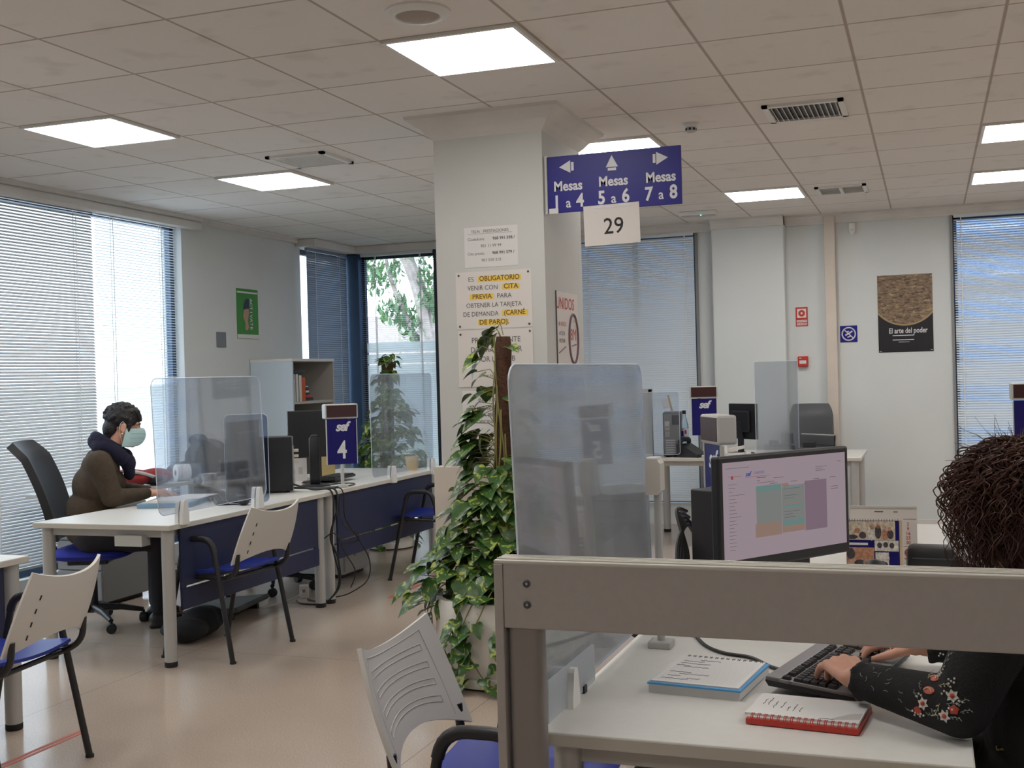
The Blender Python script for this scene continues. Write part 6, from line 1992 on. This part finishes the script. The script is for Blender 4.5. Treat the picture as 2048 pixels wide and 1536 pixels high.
for s in (-1, 1):
    fuse(MB().cone2(V((.36, s * .105, .05)), .042, V((.49, s * .115, .04)), .036, 14).box(.31, .53, s * .11 - .038, s * .11 + .038, 0, .03, bev=.01), 'shoe', 'black', P, .008, 4)
# mask, worn on the turned away face
b = MB(); b.grid(maskf, 14, 22, .003)
mk = b.build('face_mask', 'paper', P, True)
for s in (-1, 1):
    MB().tube(spline([HM @ V(q) for q in ((.008, s * .066, -.016), (.004, s * .080, .004), (-.012, s * .086, .030), (-.026, s * .084, .004), (-.012, s * .080, -.05), (.01, s * .066, -.095))], 5), .0014, 5).build('ear_loop', 'white', mk, True)
# curly hair
rnd = random.Random(77)
b = MB()
b.ball(HM @ V((-.035, 0, .042)), (.112, .108, .088), 24, 16)
b.ball(HM @ V((-.065, 0, -.06)), (.090, .128, .11), 24, 16)
b.ball(HM @ V((-.07, 0, -.15)), (.075, .120, .085), 24, 16).ball(HM @ V((-.085, 0, -.21)), (.05, .095, .06), 20, 12)
hb = fuse(b, 'hair', 'hairbrown', P, .008, 3)
cu = MB()
for k in range(1100):
    th = rnd.uniform(-PI, PI); ph = math.asin(rnd.uniform(-.1, 1.0))
    if abs(th) < .55: th += math.copysign(.7, th)
    root = V((-.035 + .105 * math.cos(ph) * math.cos(th), .102 * math.cos(ph) * math.sin(th), .045 + .085 * math.sin(ph)))
    out = V((math.cos(th), math.sin(th), 0))
    L = rnd.uniform(.10, .26)
    L += rnd.uniform(0, .12) if abs(th) > 2.0 else 0
    R_ = rnd.uniform(.005, .015); tw = rnd.uniform(2.2, 5.5); p0 = rnd.uniform(0, 6.28)
    n_ = 26
    pts = []
    fl = rnd.uniform(.005, .07)
    for i in range(n_):
        f = i / (n_ - 1)
        c = root + out * (fl * math.sin(min(1, f * 1.4) * PI * .62)) + V((0, 0, .028 * math.sin(min(1, f * 4) * PI * .5) - L * f * f * .9 - L * .12 * f))
        a = p0 + tw * 2 * PI * f
        rr = R_ * min(1, f * 3 + .2)
        tn = V((-out.y, out.x, 0))
        c = c + tn * rr * math.cos(a) + (out * .75 + V((0, 0, .3))) * rr * math.sin(a)
        pts.append(HM @ c)
    cu.tube(pts, [.0018 - .0009 * i / (n_ - 1) for i in range(n_)], 4)
for k in range(420):        # flyaway strands
    th = rnd.choice((-1, 1)) * rnd.uniform(.6, 2.6); ph = rnd.uniform(-.9, 1.4)
    root = V((-.045 + .105 * math.cos(ph) * math.cos(th), .115 * math.cos(ph) * math.sin(th), .0 + .11 * math.sin(ph)))
    out = (V((math.cos(th) * math.cos(ph), math.sin(th) * math.cos(ph), math.sin(ph) * .8))).normalized()
    L = rnd.uniform(.035, .085); cv = V((rnd.uniform(-1, 1), rnd.uniform(-1, 1), rnd.uniform(-1.2, .6)))
    pts = [HM @ (root + out * L * f + cv * L * .5 * f * f + V((0, 0, .006 * math.sin(f * 9 + k)))) for f in [i / 8 for i in range(9)]]
    cu.tube(pts, [.0012 - .0008 * i / 8 for i in range(9)], 4)
cu.build('curls', 'hairbrown', hb, True, angle=80)

# gilt brooch pinned to the jacket's back
h, n = on_sleeve((.111, 2.36, .722))
x, y = basis(n)
b = MB().tube([h + n * .003 - y * .008 + x * .003, h + n * .004, h + n * .003 + y * .009 - x * .003], [.0022, .0016, .0026], 8)
b.tube([h + n * .003 + y * .006 + (x * math.cos(a) + y * math.sin(a)) * .005 for a in (0, .8, 1.6, 2.4, 3.1)], .0009, 6)
b.build('gilt_brooch', 'gold', jk, True)
